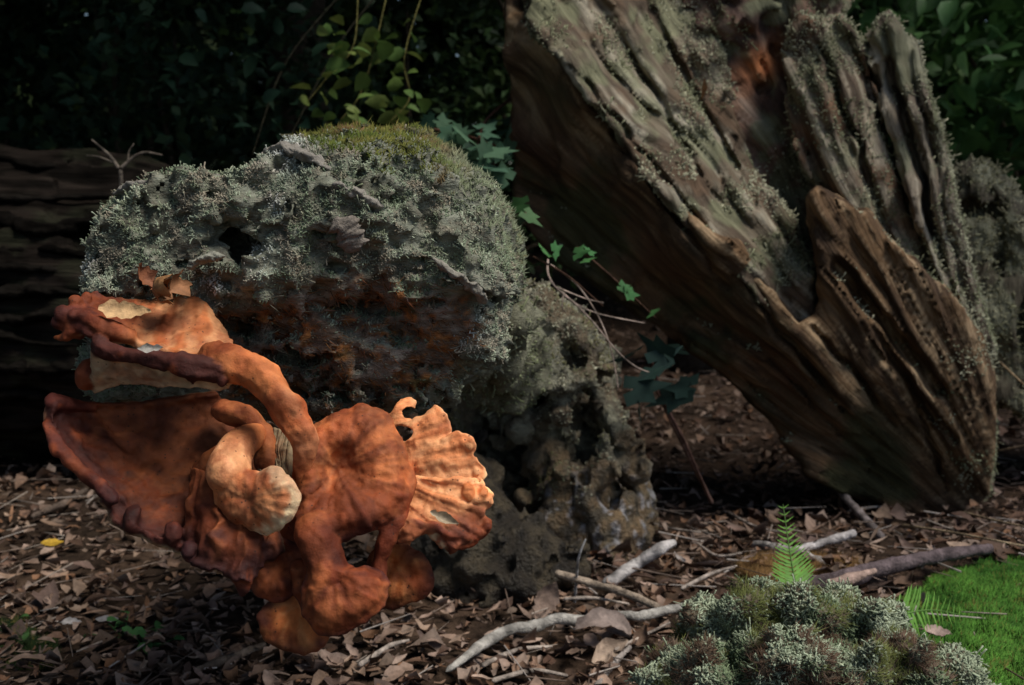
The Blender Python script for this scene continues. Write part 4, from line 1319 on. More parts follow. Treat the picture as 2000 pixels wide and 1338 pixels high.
A = [lobe('t', fan_rows(att, rim, bulge=-18), fungus, 'pale', th=6, nu=220, nv=70, lumps=7, streak=.25, wrinkle=1.5, wfreq=.05, rimw=.1, seed=73, frill=13, ffreq=.06, roll=.8, rimnoise=5, tint=frill_tint),
    limb('t', [(950, 1010, -62), (948, 1036, -72), (925, 1050, -82), (896, 1060, -87), (878, 1070, -85)], [8, 11, 11, 12, 8], fungus, [RUST * 1.2, RUST, RUST * 1.2, MAROON * 2], seed=74, lump=.8, lsc=120),
    limb('t', [(776, 1018, -72), (782, 1036, -84), (812, 1036, -94), (848, 1030, -98), (872, 1044, -94), (905, 1048, -92)], [10, 13, 11, 9, 10, 8], fungus, [RUST * 1.4, RUST * 1.2, RUST, MAROON * 1.8, RUST], seed=76, lump=.5, lsc=90),
    bulb(915, 962, -66, 19, ORANGE, 461, .5), bulb(944, 968, -58, 15, ORANGE * .9, 462, .5), bulb(958, 972, -56, 8, ORANGE * .8, 465, .4), bulb(952, 1030, -74, 9, RUST, 466, .5), bulb(778, 1052, -80, 11, RUST * 1.2, 467, .3)]
fuse('frilled_fan', A, fungus, voxel=.0009, smooth=2, seed=600)
# ------------------------------------------------------------------ the big leaning broken stump
D_S = 1.62
GC = (2060.0, 1170.0)               # the grain runs together towards the foot
def grain(x, y):
    a = np.arctan2(GC[1] - y, GC[0] - x)
    r = np.hypot(GC[0] - x, GC[1] - y)
    # twist the grain a little so that it sweeps
    return a * 620.0 + 10 * vnoise(x / 150, y / 150, x * 0, 301), r

def slab(poly, zpts, zback, step=6, relief=14.0, fine=5.0, crack=12.0, seed=0, eps=90.0, box=None, rnd=16.0, gfreq=1.0, cracks=(), chunk=10.0, zmin=None):
    P_ = np.array(poly, float)
    b = box or (P_[:, 0].min() - 30, P_[:, 0].max() + 30, P_[:, 1].min() - 30, P_[:, 1].max() + 30)
    zs = [p[2] for p in zpts]
    z0 = (min(zs) - 90); z1 = max(max(zs) + 60, zback + 40)
    def base(x, y, z):
        x2, y2 = x[:, :, 0], y[:, :, 0]
        d = poly_sdf(x2, y2, poly)
        zf = idw(x2, y2, zpts, eps, 2.0)
        a, r = grain(x2, y2)
        # long ridges and grooves along the grain
        g1 = fbm(a / 34 * gfreq, r / 520, a * 0 + seed, 2, 310 + seed)
        g2 = vnoise(a / 13 * gfreq, r / 300, a * 0 + seed, 320 + seed) * .8
        ck = np.abs(vnoise(a / 36 * gfreq, r / 520, a * 0 + seed, 330 + seed))
        nearf = sstep(260, 640, r)
        zf = zf + relief * 2 * g1 * (.45 + .55 * nearf) + fine * 2 * g2 * nearf + crack * sstep(.22, .0, ck) * 1.5 * (.4 + .6 * nearf)
        for (x0, y0, x1, y1, w, dep) in cracks:
            ex, ey = x1 - x0, y1 - y0
            t = np.clip(((x2 - x0) * ex + (y2 - y0) * ey) / (ex * ex + ey * ey), 0, 1)
            dd = np.hypot(x2 - x0 - t * ex + 8 * vnoise(x2 / 40, y2 / 40, x2 * 0, 9), y2 - y0 - t * ey)
            zf = zf + dep * sstep(w, w * .25, dd) * np.sin(np.pi * np.clip(t, .08, .92)) ** .5
        d = d + 9 * g2 * nearf + 6 * g1
        f = smax((zf[:, :, None] - z) * .75, z - zback, 30)
        return smax(f, d[:, :, None], rnd)
    def noise(x, y, z):
        a, r = grain(x, y)
        return chunk * fbm(x / 40, y / 40, z / 40, 3, 340 + seed) + 15 * (np.abs(fbm(a / 20, r / 120, z / 26, 2, 350 + seed)) - .15) * sstep(250, 500, r)
    v, q, (x, y, z) = sculpt((b[0], b[1], b[2], b[3], z0, z1), step, D_S, base, noise, 60)
    v, q, (x, y, z) = keep_big(v, q, (x, y, z))
    return v, q, x, y, z

M_WOOD = material('weathered_wood', rough=0.85, spec=0.2, bump=1.0, bscale=1.6, bdist=0.006, vary=0.55, vscale=.9, grain=True, detail=8)
def gvec(x, y, z):
    a, r = grain(x, y)
    return np.stack([a / 7.0, r / 130.0, z / 22.0], 1)
stump = empty('leaning_stump', V3(1880, 995, 1.8))
tag(stump, 'huge leaning broken tree stump with deeply grooved grey brown rotting wood', 'stump')

def wood_cols(x, y, z, n, c_dark, c_mid, c_light, seed):
    a, r = grain(x, y)
    g = fbm(a / 12, r / 300, z / 60, 3, 400 + seed)
    k = fbm(x / 90, y / 90, z / 90, 3, 410 + seed)
    f = fbm(a / 4, r / 120, z / 30, 2, 420 + seed)
    c = mixc(c_dark, c_mid, sstep(-.35, .25, g + .5 * k))
    c = mixc(c, c_light, sstep(.0, .5, g + .6 * f - .2 * k))
    return c

# 1 the smooth outer face that hangs over to the left
OUT = [(985, -60), (1035, 40), (1062, 62), (1100, 120), (1190, 225), (1262, 330), (1330, 405), (1392, 462), (1440, 480), (1490, 560), (1560, 640), (1600, 590), (1588, 480), (1572, 392), (1600, 366), (1640, 384), (1705, 418),
       (1745, 470), (1800, 530), (1850, 560), (1888, 612), (1925, 660), (1944, 740), (1944, 850), (1930, 960), (1900, 1024), (1840, 1022), (1770, 1002), (1670, 972), (1580, 926), (1530, 872), (1490, 812), (1420, 736),
       (1330, 665), (1250, 610), (1150, 540), (1075, 492), (1035, 440), (1008, 380), (998, 250), (985, 100)]
zo = [(1000, 0, 130), (1010, 200, 150), (1020, 380, 190), (1060, 60, -10), (1140, 170, -60), (1270, 330, -90), (1390, 470, -95), (1100, 480, 190), (1300, 630, 170), (1200, 420, 60), (1150, 300, 50), (1450, 600, -40), (1380, 650, 110),
      (1500, 780, 120), (1600, 880, 110), (1560, 650, -60), (1600, 400, -90), (1700, 430, -70), (1700, 600, -60), (1650, 760, -10), (1850, 570, -30), (1930, 700, 20), (1780, 700, -30), (1880, 850, 20), (1885, 990, 215), (1750, 880, 110), (1800, 960, 200), (1700, 940, 210), (1920, 900, 120)]
v, q, x, y, z = slab(OUT, zo, 400, 7.2, 12, 3.5, 12, 1, 85, rnd=14, chunk=7,
    cracks=((1150, 190, 1420, 560, 9, 45), (1460, 560, 1650, 800, 12, 60), (1640, 520, 1830, 760, 22, 90), (1700, 640, 1860, 860, 12, 60), (1500, 700, 1700, 900, 7, 30), (1590, 640, 1750, 830, 10, 50), (1780, 760, 1850, 960, 7, 40)))
n = vnormals(v, q)
c = wood_cols(x, y, z, n, (.066, .040, .023), (.165, .098, .050), (.35, .245, .145), 1)
kk = fbm(x / 140, y / 140, z / 140, 3, 430)
low = sstep(40, 140, (y - 60) * .72 - (x - 1040) * .70 + 60 * kk)          # dark brown outer side, its shade from facing away painted into the colour
c = mixc(c, mixc((.050, .031, .017), (.115, .064, .032), sstep(-.3, .3, fbm(grain(x, y)[0] / 14, grain(x, y)[1] / 200, z / 40, 3, 433))), low * .85)
c = mixc(c, (.040, .044, .018), low * sstep(.0, .4, kk + .3 * fbm(x / 40, y / 40, z / 40, 2, 431)) * .8)
c = mixc(c, (.085, .036, .020), low * sstep(.05, .4, -kk) * .6)
add_grain(mobj('outer_wood', v, q, None, c, M_WOOD, stump), gvec(x, y, z))
st_out = (v, q, x, y, z, n)

# 2 the grey weathered shelf above the ridge
UPP = [(1030, -60), (1380, -60), (1400, 60), (1420, 160), (1440, 240), (1470, 330), (1540, 430), (1590, 520), (1600, 620), (1540, 640), (1470, 570), (1430, 500), (1385, 470), (1320, 410), (1255, 335), (1180, 235), (1095, 125), (1040, 60)]
zu = [(1050, 40, 0), (1100, 110, -70), (1200, 240, -105), (1300, 380, -115), (1390, 470, -115), (1150, 0, 120), (1250, 100, 100), (1350, 220, 90), (1430, 400, 20), (1350, 0, 230), (1400, 150, 190), (1450, 300, 150), (1530, 480, 60), (1480, 540, -60), (1570, 600, 0), (1250, 240, 10), (1340, 350, 0)]
v, q, x, y, z = slab(UPP, zu, 420, 6.6, 20, 7, 14, 2, 70, rnd=14, chunk=16, gfreq=1.15,
    cracks=((1190, 40, 1420, 420, 9, 40), (1270, 20, 1480, 400, 12, 50), (1120, 130, 1380, 450, 7, 35)))
n = vnormals(v, q)
c = wood_cols(x, y, z, n, (.085, .062, .043), (.165, .138, .098), (.31, .28, .215), 2)
kk = fbm(x / 70, y / 70, z / 70, 3, 440)
c = mixc(c, (.17, .18, .105), sstep(.0, .35, kk) * .7)
c = mixc(c, (.12, .072, .042), sstep(.1, .4, -kk) * .5)
add_grain(mobj('ridge_wood', v, q, None, c, M_WOOD, stump), gvec(x, y, z))
st_upp = (v, q, x, y, z, n)

# 3 rotten heart
HRT = [(1340, -60), (1640, -60), (1640, 60), (1620, 240), (1660, 420), (1760, 520), (1720, 640), (1600, 660), (1520, 600), (1450, 480), (1380, 250)]
zh = [(1360, 0, 220), (1450, 20, 160), (1560, 10, 170), (1420, 160, 210), (1490, 125, 250), (1520, 110, 240), (1560, 250, 170), (1500, 250, 190), (1490, 340, 190), (1540, 350, 260), (1550, 440, 270), (1620, 450, 190), (1600, 600, 200), (1700, 520, 210), (1400, 60, 190)]
v, q, x, y, z = slab(HRT, zh, 430, 8, 16, 8, 12, 3, 60, rnd=12, chunk=26)
n = vnormals(v, q)
c = wood_cols(x, y, z, n, (.065, .040, .032), (.14, .085, .060), (.27, .20, .155), 3)
kk = fbm(x / 50, y / 50, z / 50, 3, 450)
c = mixc(c, (.16, .175, .105), sstep(.05, .35, kk) * .7)
hot = np.exp(-(((x - 1492) / 42) ** 2 + ((y - 128) / 34) ** 2))
c = mixc(c, (.38, .145, .06), np.clip(hot * 1.2 + .25 * sstep(.1, .4, -kk) - .1, 0, 1))
add_grain(mobj('rotten_heart', v, q, None, c, M_WOOD, stump), gvec(x, y, z))
st_hrt = (v, q, x, y, z, n)

# 4 the tall splintered blades on the right
BL1 = [(1535, 60), (1560, 25), (1590, 40), (1625, 28), (1660, 45), (1690, 95), (1705, 160), (1730, 260), (1765, 380), (1800, 470), (1840, 560), (1810, 580), (1740, 500), (1690, 430), (1620, 380), (1570, 330), (1540, 240), (1530, 140)]
zb = [(1545, 60, 120), (1620, 50, 70), (1680, 100, 90), (1550, 200, 110), (1620, 200, 40), (1700, 220, 90), (1590, 330, 90), (1650, 350, 60), (1740, 380, 80), (1700, 440, 70), (1820, 560, 60)]
v, q, x, y, z = slab(BL1, zb, 260, 6, 18, 7, 16, 4, 60, rnd=14, chunk=10, gfreq=1.2, cracks=((1600, 90, 1720, 400, 9, 60), (1660, 70, 1790, 430, 8, 50)))
n = vnormals(v, q)
c = wood_cols(x, y, z, n, (.080, .057, .040), (.175, .135, .094), (.34, .29, .215), 4)
kk = fbm(x / 60, y / 60, z / 60, 3, 460)
c = mixc(c, (.16, .085, .048), sstep(.05, .4, kk) * .8)
c = mixc(c, (.18, .185, .115), sstep(.1, .4, -kk) * .6)
add_grain(mobj('splintered_blade', v, q, None, c, M_WOOD, stump), gvec(x, y, z))
st_b1 = (v, q, x, y, z, n)
BL2 = [(1690, 70), (1712, 34), (1735, 24), (1765, 50), (1790, 90), (1812, 160), (1832, 250), (1850, 330), (1866, 420), (1886, 510), (1912, 600), (1940, 680), (1925, 740), (1890, 660), (1840, 560), (1800, 450), (1760, 320), (1725, 200), (1700, 120)]
zb = [(1700, 70, 100), (1740, 40, 60), (1780, 90, 80), (1720, 180, 130), (1790, 200, 40), (1840, 300, 110), (1770, 320, 110), (1820, 380, 30), (1870, 460, 60), (1840, 540, 70), (1900, 600, 40), (1920, 690, 50)]
v, q, x, y, z = slab(BL2, zb, 270, 6, 14, 6, 14, 5, 55, rnd=16, chunk=9, gfreq=1.2, cracks=((1735, 120, 1850, 520, 12, 75), (1790, 160, 1870, 500, 6, 30)))
n = vnormals(v, q)
c = wood_cols(x, y, z, n, (.09, .068, .05), (.21, .175, .13), (.40, .35, .27), 5)
kk = fbm(x / 60, y / 60, z / 60, 3, 470)
c = mixc(c, (.17, .18, .11), sstep(.0, .4, kk) * .7)
add_grain(mobj('splintered_blade', v, q, None, c, M_WOOD, stump), gvec(x, y, z))
st_b2 = (v, q, x, y, z, n)

# lichen and moss fur on the stump
rg = np.random.default_rng(8)
furs = []
for (v, q, x, y, z, n), cnt, mask in (
        (st_upp, 14000, lambda x, y, n, k: sstep(.0, .35, k + .30 * sstep(1180, 1380, x - (y - 100) * .5) - .02)),
        (st_hrt, 3200, lambda x, y, n, k: sstep(-.05, .25, k) * (1 - np.exp(-(((x - 1492) / 50) ** 2 + ((y - 128) / 40) ** 2)))),
        (st_b1, 5000, lambda x, y, n, k: sstep(-.1, .3, k + .35 * sstep(160, 40, y))),
        (st_b2, 6500, lambda x, y, n, k: sstep(-.1, .3, k + .6 * sstep(1800, 1850, x - (y - 250) * .2))),
        (st_out, 3000, lambda x, y, n, k: sstep(.05, .35, k) * (sstep(1830, 1900, x) + .9 * sstep(.45, .75, n[:, 2])))):
    k = fbm(x / 80, y / 80, z / 80, 3, 480)
    w = mask(x, y, n, k) * sstep(.7, .2, n[:, 1]) + 1e-7
    b, bn, bi = scatter(v, q, cnt, w, rg)
    l = fbm(b[:, 0] * 20, b[:, 1] * 20, b[:, 2] * 20, 3, 481)
    cc = mixc((.19, .20, .12), (.34, .335, .235), sstep(-.3, .3, l)) * (1 + .22 * rg.normal(size=(cnt, 1))).clip(.45, 1.6)
    furs.append(crust(b, bn, cc, (.0020, .0010), (.006, .0008), .14, rng=rg))
V_, q_, t_, c_ = join(*furs)
tag(mobj('lichen_fur', V_, q_, t_, c_, M_LICHEN, stump, smooth=False), kind='stuff')

# ------------------------------------------------------------------ the furred log behind it, at the right edge
D_R = 1.95
RLOG = [(1850, 330), (1885, 305), (1925, 320), (1965, 355), (2010, 400), (2120, 470), (2160, 700), (2100, 900), (2010, 820), (1960, 790), (1930, 800), (1900, 820), (1880, 700), (1860, 560), (1850, 420)]
def rl_base(x, y, z):
    f = ell(x, y, z, (1910, 420, 60), (90, 130, 130))
    f = smin(f, ell(x, y, z, (1990, 560, 60), (130, 260, 160)), 60)
    f = smin(f, ell(x, y, z, (2060, 700, 80), (150, 260, 170)), 60)
    f = smin(f, ell(x, y, z, (1940, 640, 50), (90, 210, 130)), 60)
    p = poly_sdf(x[:, :, 0], y[:, :, 0], RLOG)[:, :, None]
    f = smax(f, p + 4, 26)
    for cc, rr in (((1905, 412, -60), (26, 16, 90)), ((1955, 470, -80), (12, 60, 60)), ((2000, 640, -90), (14, 90, 60))):
        f = smax(f, -ell(x, y, z, cc, rr), 14)
    return f
def rl_noise(x, y, z):
    return 26 * fbm(x / 50, y / 80, z / 60, 3, 490) + 8 * fbm(x / 14, y / 22, z / 14, 2, 491)
v, q, (x, y, z) = sculpt((1820, 2200, 280, 960, -160, 330), 7, D_R, rl_base, rl_noise, 60)
v, q, (x, y, z) = keep_big(v, q, (x, y, z))
n = vnormals(v, q)
k = fbm(x / 40, y / 60, z / 40, 3, 492)
c = mixc((.09, .075, .05), (.21, .205, .135), sstep(-.25, .25, k))
rlog = empty('furry_log', V3(1990, 880, D_R))
tag(rlog, 'log furred with pale olive lichen behind the stump at the right edge', 'log')
add_grain(mobj('trunk', v, q, None, c, M_WOOD, rlog), np.stack([x / 9, y / 60, z / 12], 1))
b, bn, bi = scatter(v, q, 6500, sstep(.6, .1, n[:, 1]) * sstep(-.3, .1, k) + 1e-6, rg)
l = fbm(b[:, 0] * 20, b[:, 1] * 20, b[:, 2] * 20, 3, 493)
cc = mixc((.18, .175, .10), (.33, .31, .20), sstep(-.3, .3, l)) * (1 + .2 * rg.normal(size=(len(b), 1))).clip(.5, 1.5)
s = crust(b, bn, cc, (.003, .0014), (.009, .001), .25, rng=rg)
tag(mobj('lichen_fur', s[0], s[1], s[2], s[3], M_LICHEN, rlog, smooth=False), kind='stuff')

# ------------------------------------------------------------------ the dark fallen trunk behind on the left
D_B = 1.95
def bl_base(x, y, z):
    cy = 600 + (x - 0) * .04
    r = 320 - (x + 300) * .05
    return np.sqrt((y - cy) ** 2 + ((z - 200) * .9) ** 2) - r
def bl_noise(x, y, z):
    yy = y - x * .03
    g = fbm(x / 420, yy / 24, z / 30, 3, 500)
    ck = np.abs(fbm(x / 300, yy / 40, z / 46, 2, 501))
    return 30 * np.abs(g) - 6 + 10 * sstep(.10, 0, ck) + 34 * fbm(x / 120, y / 60, z / 80, 2, 502)
v, q, (x, y, z) = sculpt((-700, 480, 200, 960, -180, 620), 15, D_B, bl_base, bl_noise, 70)
v, q, (x, y, z) = keep_big(v, q, (x, y, z))
k = fbm(x / 150, y / 18, z / 30, 3, 510); k2 = fbm(x / 60, y / 40, z / 60, 3, 511)
c = mixc((.007, .006, .005), (.028, .022, .018), sstep(-.25, .35, k))
c = mixc(c, (.030, .032, .020), sstep(.1, .4, k2) * .6)
M_OLDLOG = material('old_dark_wood', rough=1.0, spec=0.02, bump=1.0, bscale=1.2, bdist=0.012, vary=0.7, vscale=.8, grain=True, detail=8)
blog = empty('fallen_log', V3(0, 900, 2.1))
tag(blog, 'dark weathered fallen trunk with long cracks lying behind at the left', 'log')
add_grain(mobj('trunk', v, q, None, c, M_OLDLOG, blog), np.stack([(y - x * .03) / 9, x / 190, z / 14], 1))

rb = np.random.default_rng(17)
for py_ in (318, 372, 430, 486, 520, 566, 610, 655, 705, 760):
    ax_ = rb.uniform(-420, -40); bx2 = rb.uniform(150, 330)
    pts = []
    for t_ in np.linspace(0, 1, 6):
        x_ = ax_ + (bx2 - ax_) * t_
        y_ = py_ + rb.normal(0, 7) + t_ * 14
        cy_ = 600 + x_ * .04; r_ = 320 - (x_ + 300) * .05
        z_ = 200 - math.sqrt(max(r_ ** 2 - (y_ - cy_) ** 2, 100)) / .9
        pts.append(V3(x_, y_, D_B * (1 + (z_ - 2) / FPX)))
    w_ = rb.uniform(.012, .024)
    v, q, t, al = tube(pts, [.004, w_, w_ * rb.uniform(.6, 1.1), w_, w_ * .8, .003], 110, 16, .85, 48, int(py_), .5)
    f_ = fbm(v[:, 0] * 12, v[:, 1] * 40, v[:, 2] * 90, 3, int(py_))
    cc = np.array((.009, .0078, .0066))[None] * rb.uniform(.6, 1.35) * (1 + .9 * f_)[:, None]
    add_grain(mobj('bark_plate', v, q, t, cc, M_OLDLOG, blog), v * (14, 60, 90))
# ------------------------------------------------------------------ the wood behind: trees, shrubs, climbers
M_GREEN = material('green_leaf', rough=0.6, spec=0.22, bump=0, vary=0.25, vscale=30, translucent=0.22)
M_DARKBARK = material('tree_bark', rough=0.95, spec=0.1, bump=1.0, bscale=40, bdist=0.02, vary=0.4, vscale=25)

def leaf_card(L=1.0, W=.28, dip=.08, droop=.15):
    """a small folded, pointed leaf of six faces with real droop"""
    s = np.array([0, .22, .55, .82, 1.0])
    w = np.array([.02, .85, 1.0, .55, .02]) * W
    z = -droop * s ** 2
    V = []
    for i in range(5):
        V += [(s[i] * L, -w[i], z[i] + dip * w[i] / W), (s[i] * L, 0, z[i]), (s[i] * L, w[i], z[i] + dip * w[i] / W)]
    Q = []
    for i in range(4):
        Q += [(3 * i, 3 * i + 1, 3 * i + 4, 3 * i + 3), (3 * i + 1, 3 * i + 2, 3 * i + 5, 3 * i + 4)]
    return np.array(V), np.array(Q)

def leaf_diamond(W=.3, dip=.1):
    V = np.array([(0, 0, 0), (.45, -W, dip), (1, 0, -.12), (.45, W, dip), (.5, 0, 0)])
    return V, np.array([(0, 1, 2, 4), (0, 4, 2, 3)])

SMALL = [leaf_diamond(.28, .1), leaf_diamond(.34, .05), leaf_diamond(.22, .14)]
BIG = [leaf_card(1, .24, .10, .2), leaf_card(1, .30, .14, .35), leaf_card(1, .2, .05, .1)]

def ivy_leaf(seed=0):
    r = np.random.default_rng(seed)
    ang = np.radians([-165, -120, -72, -40, -18, 0, 18, 40, 72, 120, 165])
    rad = np.array([.34, .52, .36, .66, .50, 1.0, .50, .66, .36, .52, .34]) * (1 + .08 * r.normal(size=11))
    V = [(0, 0, 0)] + [(math.cos(a) * q, math.sin(a) * q, .10 * q * q * math.cos(3 * a) - .06 * q) for a, q in zip(ang, rad)]
    T = [(0, i, i + 1) for i in range(1, 11)]
    return np.array(V), np.array(T)

def spread_tris(variants, pos, R, size, col, rng):
    out = []
    pick = rng.integers(0, len(variants), len(pos))
    for k, (v, t) in enumerate(variants):
        m = np.nonzero(pick == k)[0]
        if not len(m): continue
        W = np.einsum('nij,vj->nvi', R[m], v) * np.asarray(size)[m, None, None] + pos[m, None, :]
        T = (t[None] + (np.arange(len(m)) * len(v))[:, None, None]).reshape(-1, 3)
        out.append((W.reshape(-1, 3), None, T, np.repeat(col[m], len(v), 0)))
    return join(*out)

def clumped(rng, n, centre, radii, nclump, cr):
    """points gathered into clumps inside an ellipsoid"""
    c = unit(rng.normal(size=(nclump, 3))) * rng.random((nclump, 1)) ** .4
    c = c * np.asarray(radii) + np.asarray(centre)
    i = rng.integers(0, nclump, n)
    return c[i] + rng.normal(size=(n, 3)) * cr * rng.uniform(.5, 1.2, (nclump, 1))[i]

def crown(name, rng, pos, size, tones, parent, variants):
    n = len(pos)
    col = np.asarray(tones)[rng.integers(0, len(tones), n)] * rng.uniform(.6, 1.35, (n, 1))
    s = spread(variants, pos, rng.uniform(0, 6.3, n), rng.normal(.25, .5, n), rng.normal(0, .5, n), size, col, rng)
    o = mobj(name, s[0], s[1], None, s[3], M_GREEN, parent, smooth=False)
    return tag(o, kind='stuff')

GREENS = [(.030, .062, .022), (.040, .080, .028), (.024, .050, .026), (.050, .088, .026)]
def tree(x, y, h, label, seed, cz, cr, n, r0=.13, lean=(0, 0), size=(.15, .27), tones=GREENS, nclump=70, clr=.28):
    rng = np.random.default_rng(seed)
    z0 = float(ground_h(x, y))
    t = empty('woodland_tree', (x, y, z0))
    tag(t, label, 'tree', 'trees of the surrounding wood')
    path = [(x, y, z0 - .1), (x + .03, y, z0 + .3), (x + lean[0] * .3, y + lean[1] * .3, z0 + h * .35), (x + lean[0] * .7, y + lean[1] * .7, z0 + h * .7), (x + lean[0], y + lean[1], z0 + h)]
    v, q, tt, al = tube(path, [r0 * 1.5, r0 * 1.1, r0, r0 * .7, r0 * .3], 40, 14, .25, 6, seed)
    ms = [(v, q, tt, np.repeat(np.array([(.05, .042, .034)]), len(v), 0))]
    for k in range(6):
        a = rng.uniform(0, 6.28); s = np.array([x + lean[0] * .6, y + lean[1] * .6, z0 + h * rng.uniform(.45, .8)])
        e = s + np.array([math.cos(a) * cr[0] * .7, math.sin(a) * cr[1] * .7, rng.uniform(.1, .6)])
        v, q, tt, al = tube([s, (s + e) / 2 + (0, 0, .1), e], [r0 * .4, r0 * .25, r0 * .08], 14, 7, .2, 9, seed + k)
        ms.append((v, q, tt, np.repeat(np.array([(.05, .042, .034)]), len(v), 0)))
    V_, Q_, T_, C_ = join(*ms)
    mobj('trunk', V_, Q_, T_, C_, M_DARKBARK, t)
    n = int(n * .5)
    p = clumped(rng, n, (x + lean[0], y + lean[1], cz), cr, nclump, clr)
    crown('crown', rng, p, rng.uniform(*size, n), tones, t, SMALL)
    return t

tree(-0.9, 4.7, 3.6, 'tree in the dark middle of the wood behind the lichen log', 101, 2.9, (2.6, 1.9, .55), 9000)
tree(-3.4, 3.6, 3.6, 'tree shading the fallen trunk at the left edge of the wood', 102, 2.7, (2.5, 2.2, .6), 9000)
tree(1.3, 5.2, 3.8, 'tree standing behind the leaning stump', 103, 3.0, (2.4, 2.0, .6), 8000, r0=.10)
tree(2.62, 5.6, 4.0, 'thin trunked tree beyond the right edge of the stump', 104, 3.0, (2.4, 2.2, .6), 8000, r0=.085)
tree(-3.0, 0.6, 3.6, 'unseen tree added on the left to darken that side of the clearing', 105, 2.75, (2.0, 2.2, .5), 8000)  # added out of view so that its crown darkens the left side
tree(0.4, 8.2, 4.2, 'tree far back in the middle of the wood', 106, 2.6, (3.0, 1.5, 1.6), 6000)
tree(-4.4, 7.6, 4.2, 'tree far back on the left of the wood', 107, 2.6, (3.0, 1.5, 1.6), 6000)
tree(4.8, 7.6, 4.2, 'tree far back on the right of the wood', 108, 2.6, (3.0, 1.5, 1.6), 6000)

tree(-1.7, -1.4, 3.4, 'unseen tree added behind on the left to block sky light', 109, 2.5, (2.0, 2.0, .4), 8000)  # out of view, put in to cut sky light from the left rear
tree(-6.0, 3.0, 4.0, 'tree beyond the left edge of the wood', 110, 2.6, (1.6, 3.0, 1.4), 5000)

tree(.60, 3.3, 3.4, 'tree added behind the leaning stump with its crown set to shade the background', 111, 2.7, (1.6, 1.3, .45), 8000, lean=(-1.4, -.9))  # put in so its crown keeps light off the background and fallen trunk
tree(3.3, 1.5, 3.4, 'unseen tree added on the right to shade the stump', 112, 2.7, (.8, .6, .35), 1000, lean=(-1.0, -.1), nclump=30, clr=.2)  # sparse unseen crown, added to dim the stump and spare the fungus

rngw = np.random.default_rng(88)
nw = 27000
wx = rngw.uniform(-10, 10, nw)
wp = np.stack([wx, 9.3 + rngw.uniform(0, 2.6, nw) - .035 * wx ** 2, .1 + 4.6 * rngw.random(nw) ** 1.3], 1)
wc = np.array(GREENS)[rngw.integers(0, 4, nw)] * rngw.uniform(.4, 1.0, (nw, 1))
s = spread(SMALL, wp, rngw.uniform(0, 6.3, nw), rngw.normal(.3, .5, nw), rngw.normal(0, .6, nw), rngw.uniform(.24, .48, nw), wc, rngw)
tag(mobj('far_woodland', s[0], s[1], None, s[3], M_GREEN, smooth=False), 'dark mass of far woodland foliage closing the view', kind='stuff')

def shrub(x, y, label, seed, centre, radii, n, size=(.03, .06), tones=GREENS, nclump=60, clr=.12, variants=SMALL, name='shrub', cat='shrub', group='shrubs of the undergrowth'):
    rng = np.random.default_rng(seed)
    z0 = float(ground_h(x, y))
    t = empty(name, (x, y, z0))
    tag(t, label, cat, group)
    ms = []
    for k in range(7):
        e = np.asarray(centre) + rng.uniform(-.7, .7, 3) * np.asarray(radii)
        v, q, tt, al = tube([(x + rng.normal(0, .05), y, z0 - .05), ((x + e[0]) / 2 + rng.normal(0, .08), (y + e[1]) / 2, (z0 + e[2]) / 2 + .1), e], [.014, .01, .004], 16, 6, .2, 12, seed + k)
        ms.append((v, q, tt, np.repeat(np.array([(.055, .045, .032)]), len(v), 0)))
    V_, Q_, T_, C_ = join(*ms)
    mobj('stems', V_, Q_, T_, C_, M_DARKBARK, t)
    p = clumped(rng, n, centre, radii, nclump, clr)
    p[:, 2] = np.maximum(p[:, 2], z0 + .05)
    crown('foliage', rng, p, rng.uniform(*size, n), tones, t, variants)
    return t

COOL = [(.028, .060, .032), (.022, .050, .028), (.044, .080, .038)]
shrub(-1.75, 3.6, 'dim small leaved shrub at the far left above the fallen trunk', 201, (-1.7, 3.6, .95), (.75, .4, .75), 5200, (.035, .065), COOL)
shrub(-1.0, 3.2, 'dim small leaved shrub behind the left end of the lichen log', 202, (-.98, 3.25, .95), (.5, .35, .75), 4600, (.035, .065), COOL)
shrub(-.15, 3.8, 'small leaved shrub seen in the gap left of the leaning stump', 203, (-.1, 3.85, .9), (.55, .35, .75), 4200, (.035, .06), GREENS)
shrub(-2.8, 4.2, 'shrub of dark leaves beyond the far left edge', 204, (-2.7, 4.3, .9), (.8, .5, .8), 3500, (.04, .08), COOL)
shrub(.9, 4.4, 'shrub of dark leaves hidden low behind the leaning stump', 205, (.9, 4.5, .8), (.7, .5, .7), 3000, (.04, .08), GREENS)
BRIGHT = [(.050, .125, .038), (.04, .10, .034), (.065, .15, .045)]
MID = [(.045, .105, .035), (.035, .085, .03), (.06, .12, .035)]
shrub(1.75, 3.6, 'bright green sapling with long pointed leaves at the upper right', 206, (1.62, 3.5, .98), (.62, .45, .62), 1500, (.06, .11), BRIGHT, 60, .13, BIG, 'sapling', 'sapling')
shrub(2.4, 4.4, 'sapling of darker pointed leaves at the right edge behind the bright one', 207, (2.1, 4.4, .95), (.8, .4, .85), 2400, (.06, .11), MID, 70, .16, BIG, 'sapling', 'sapling')

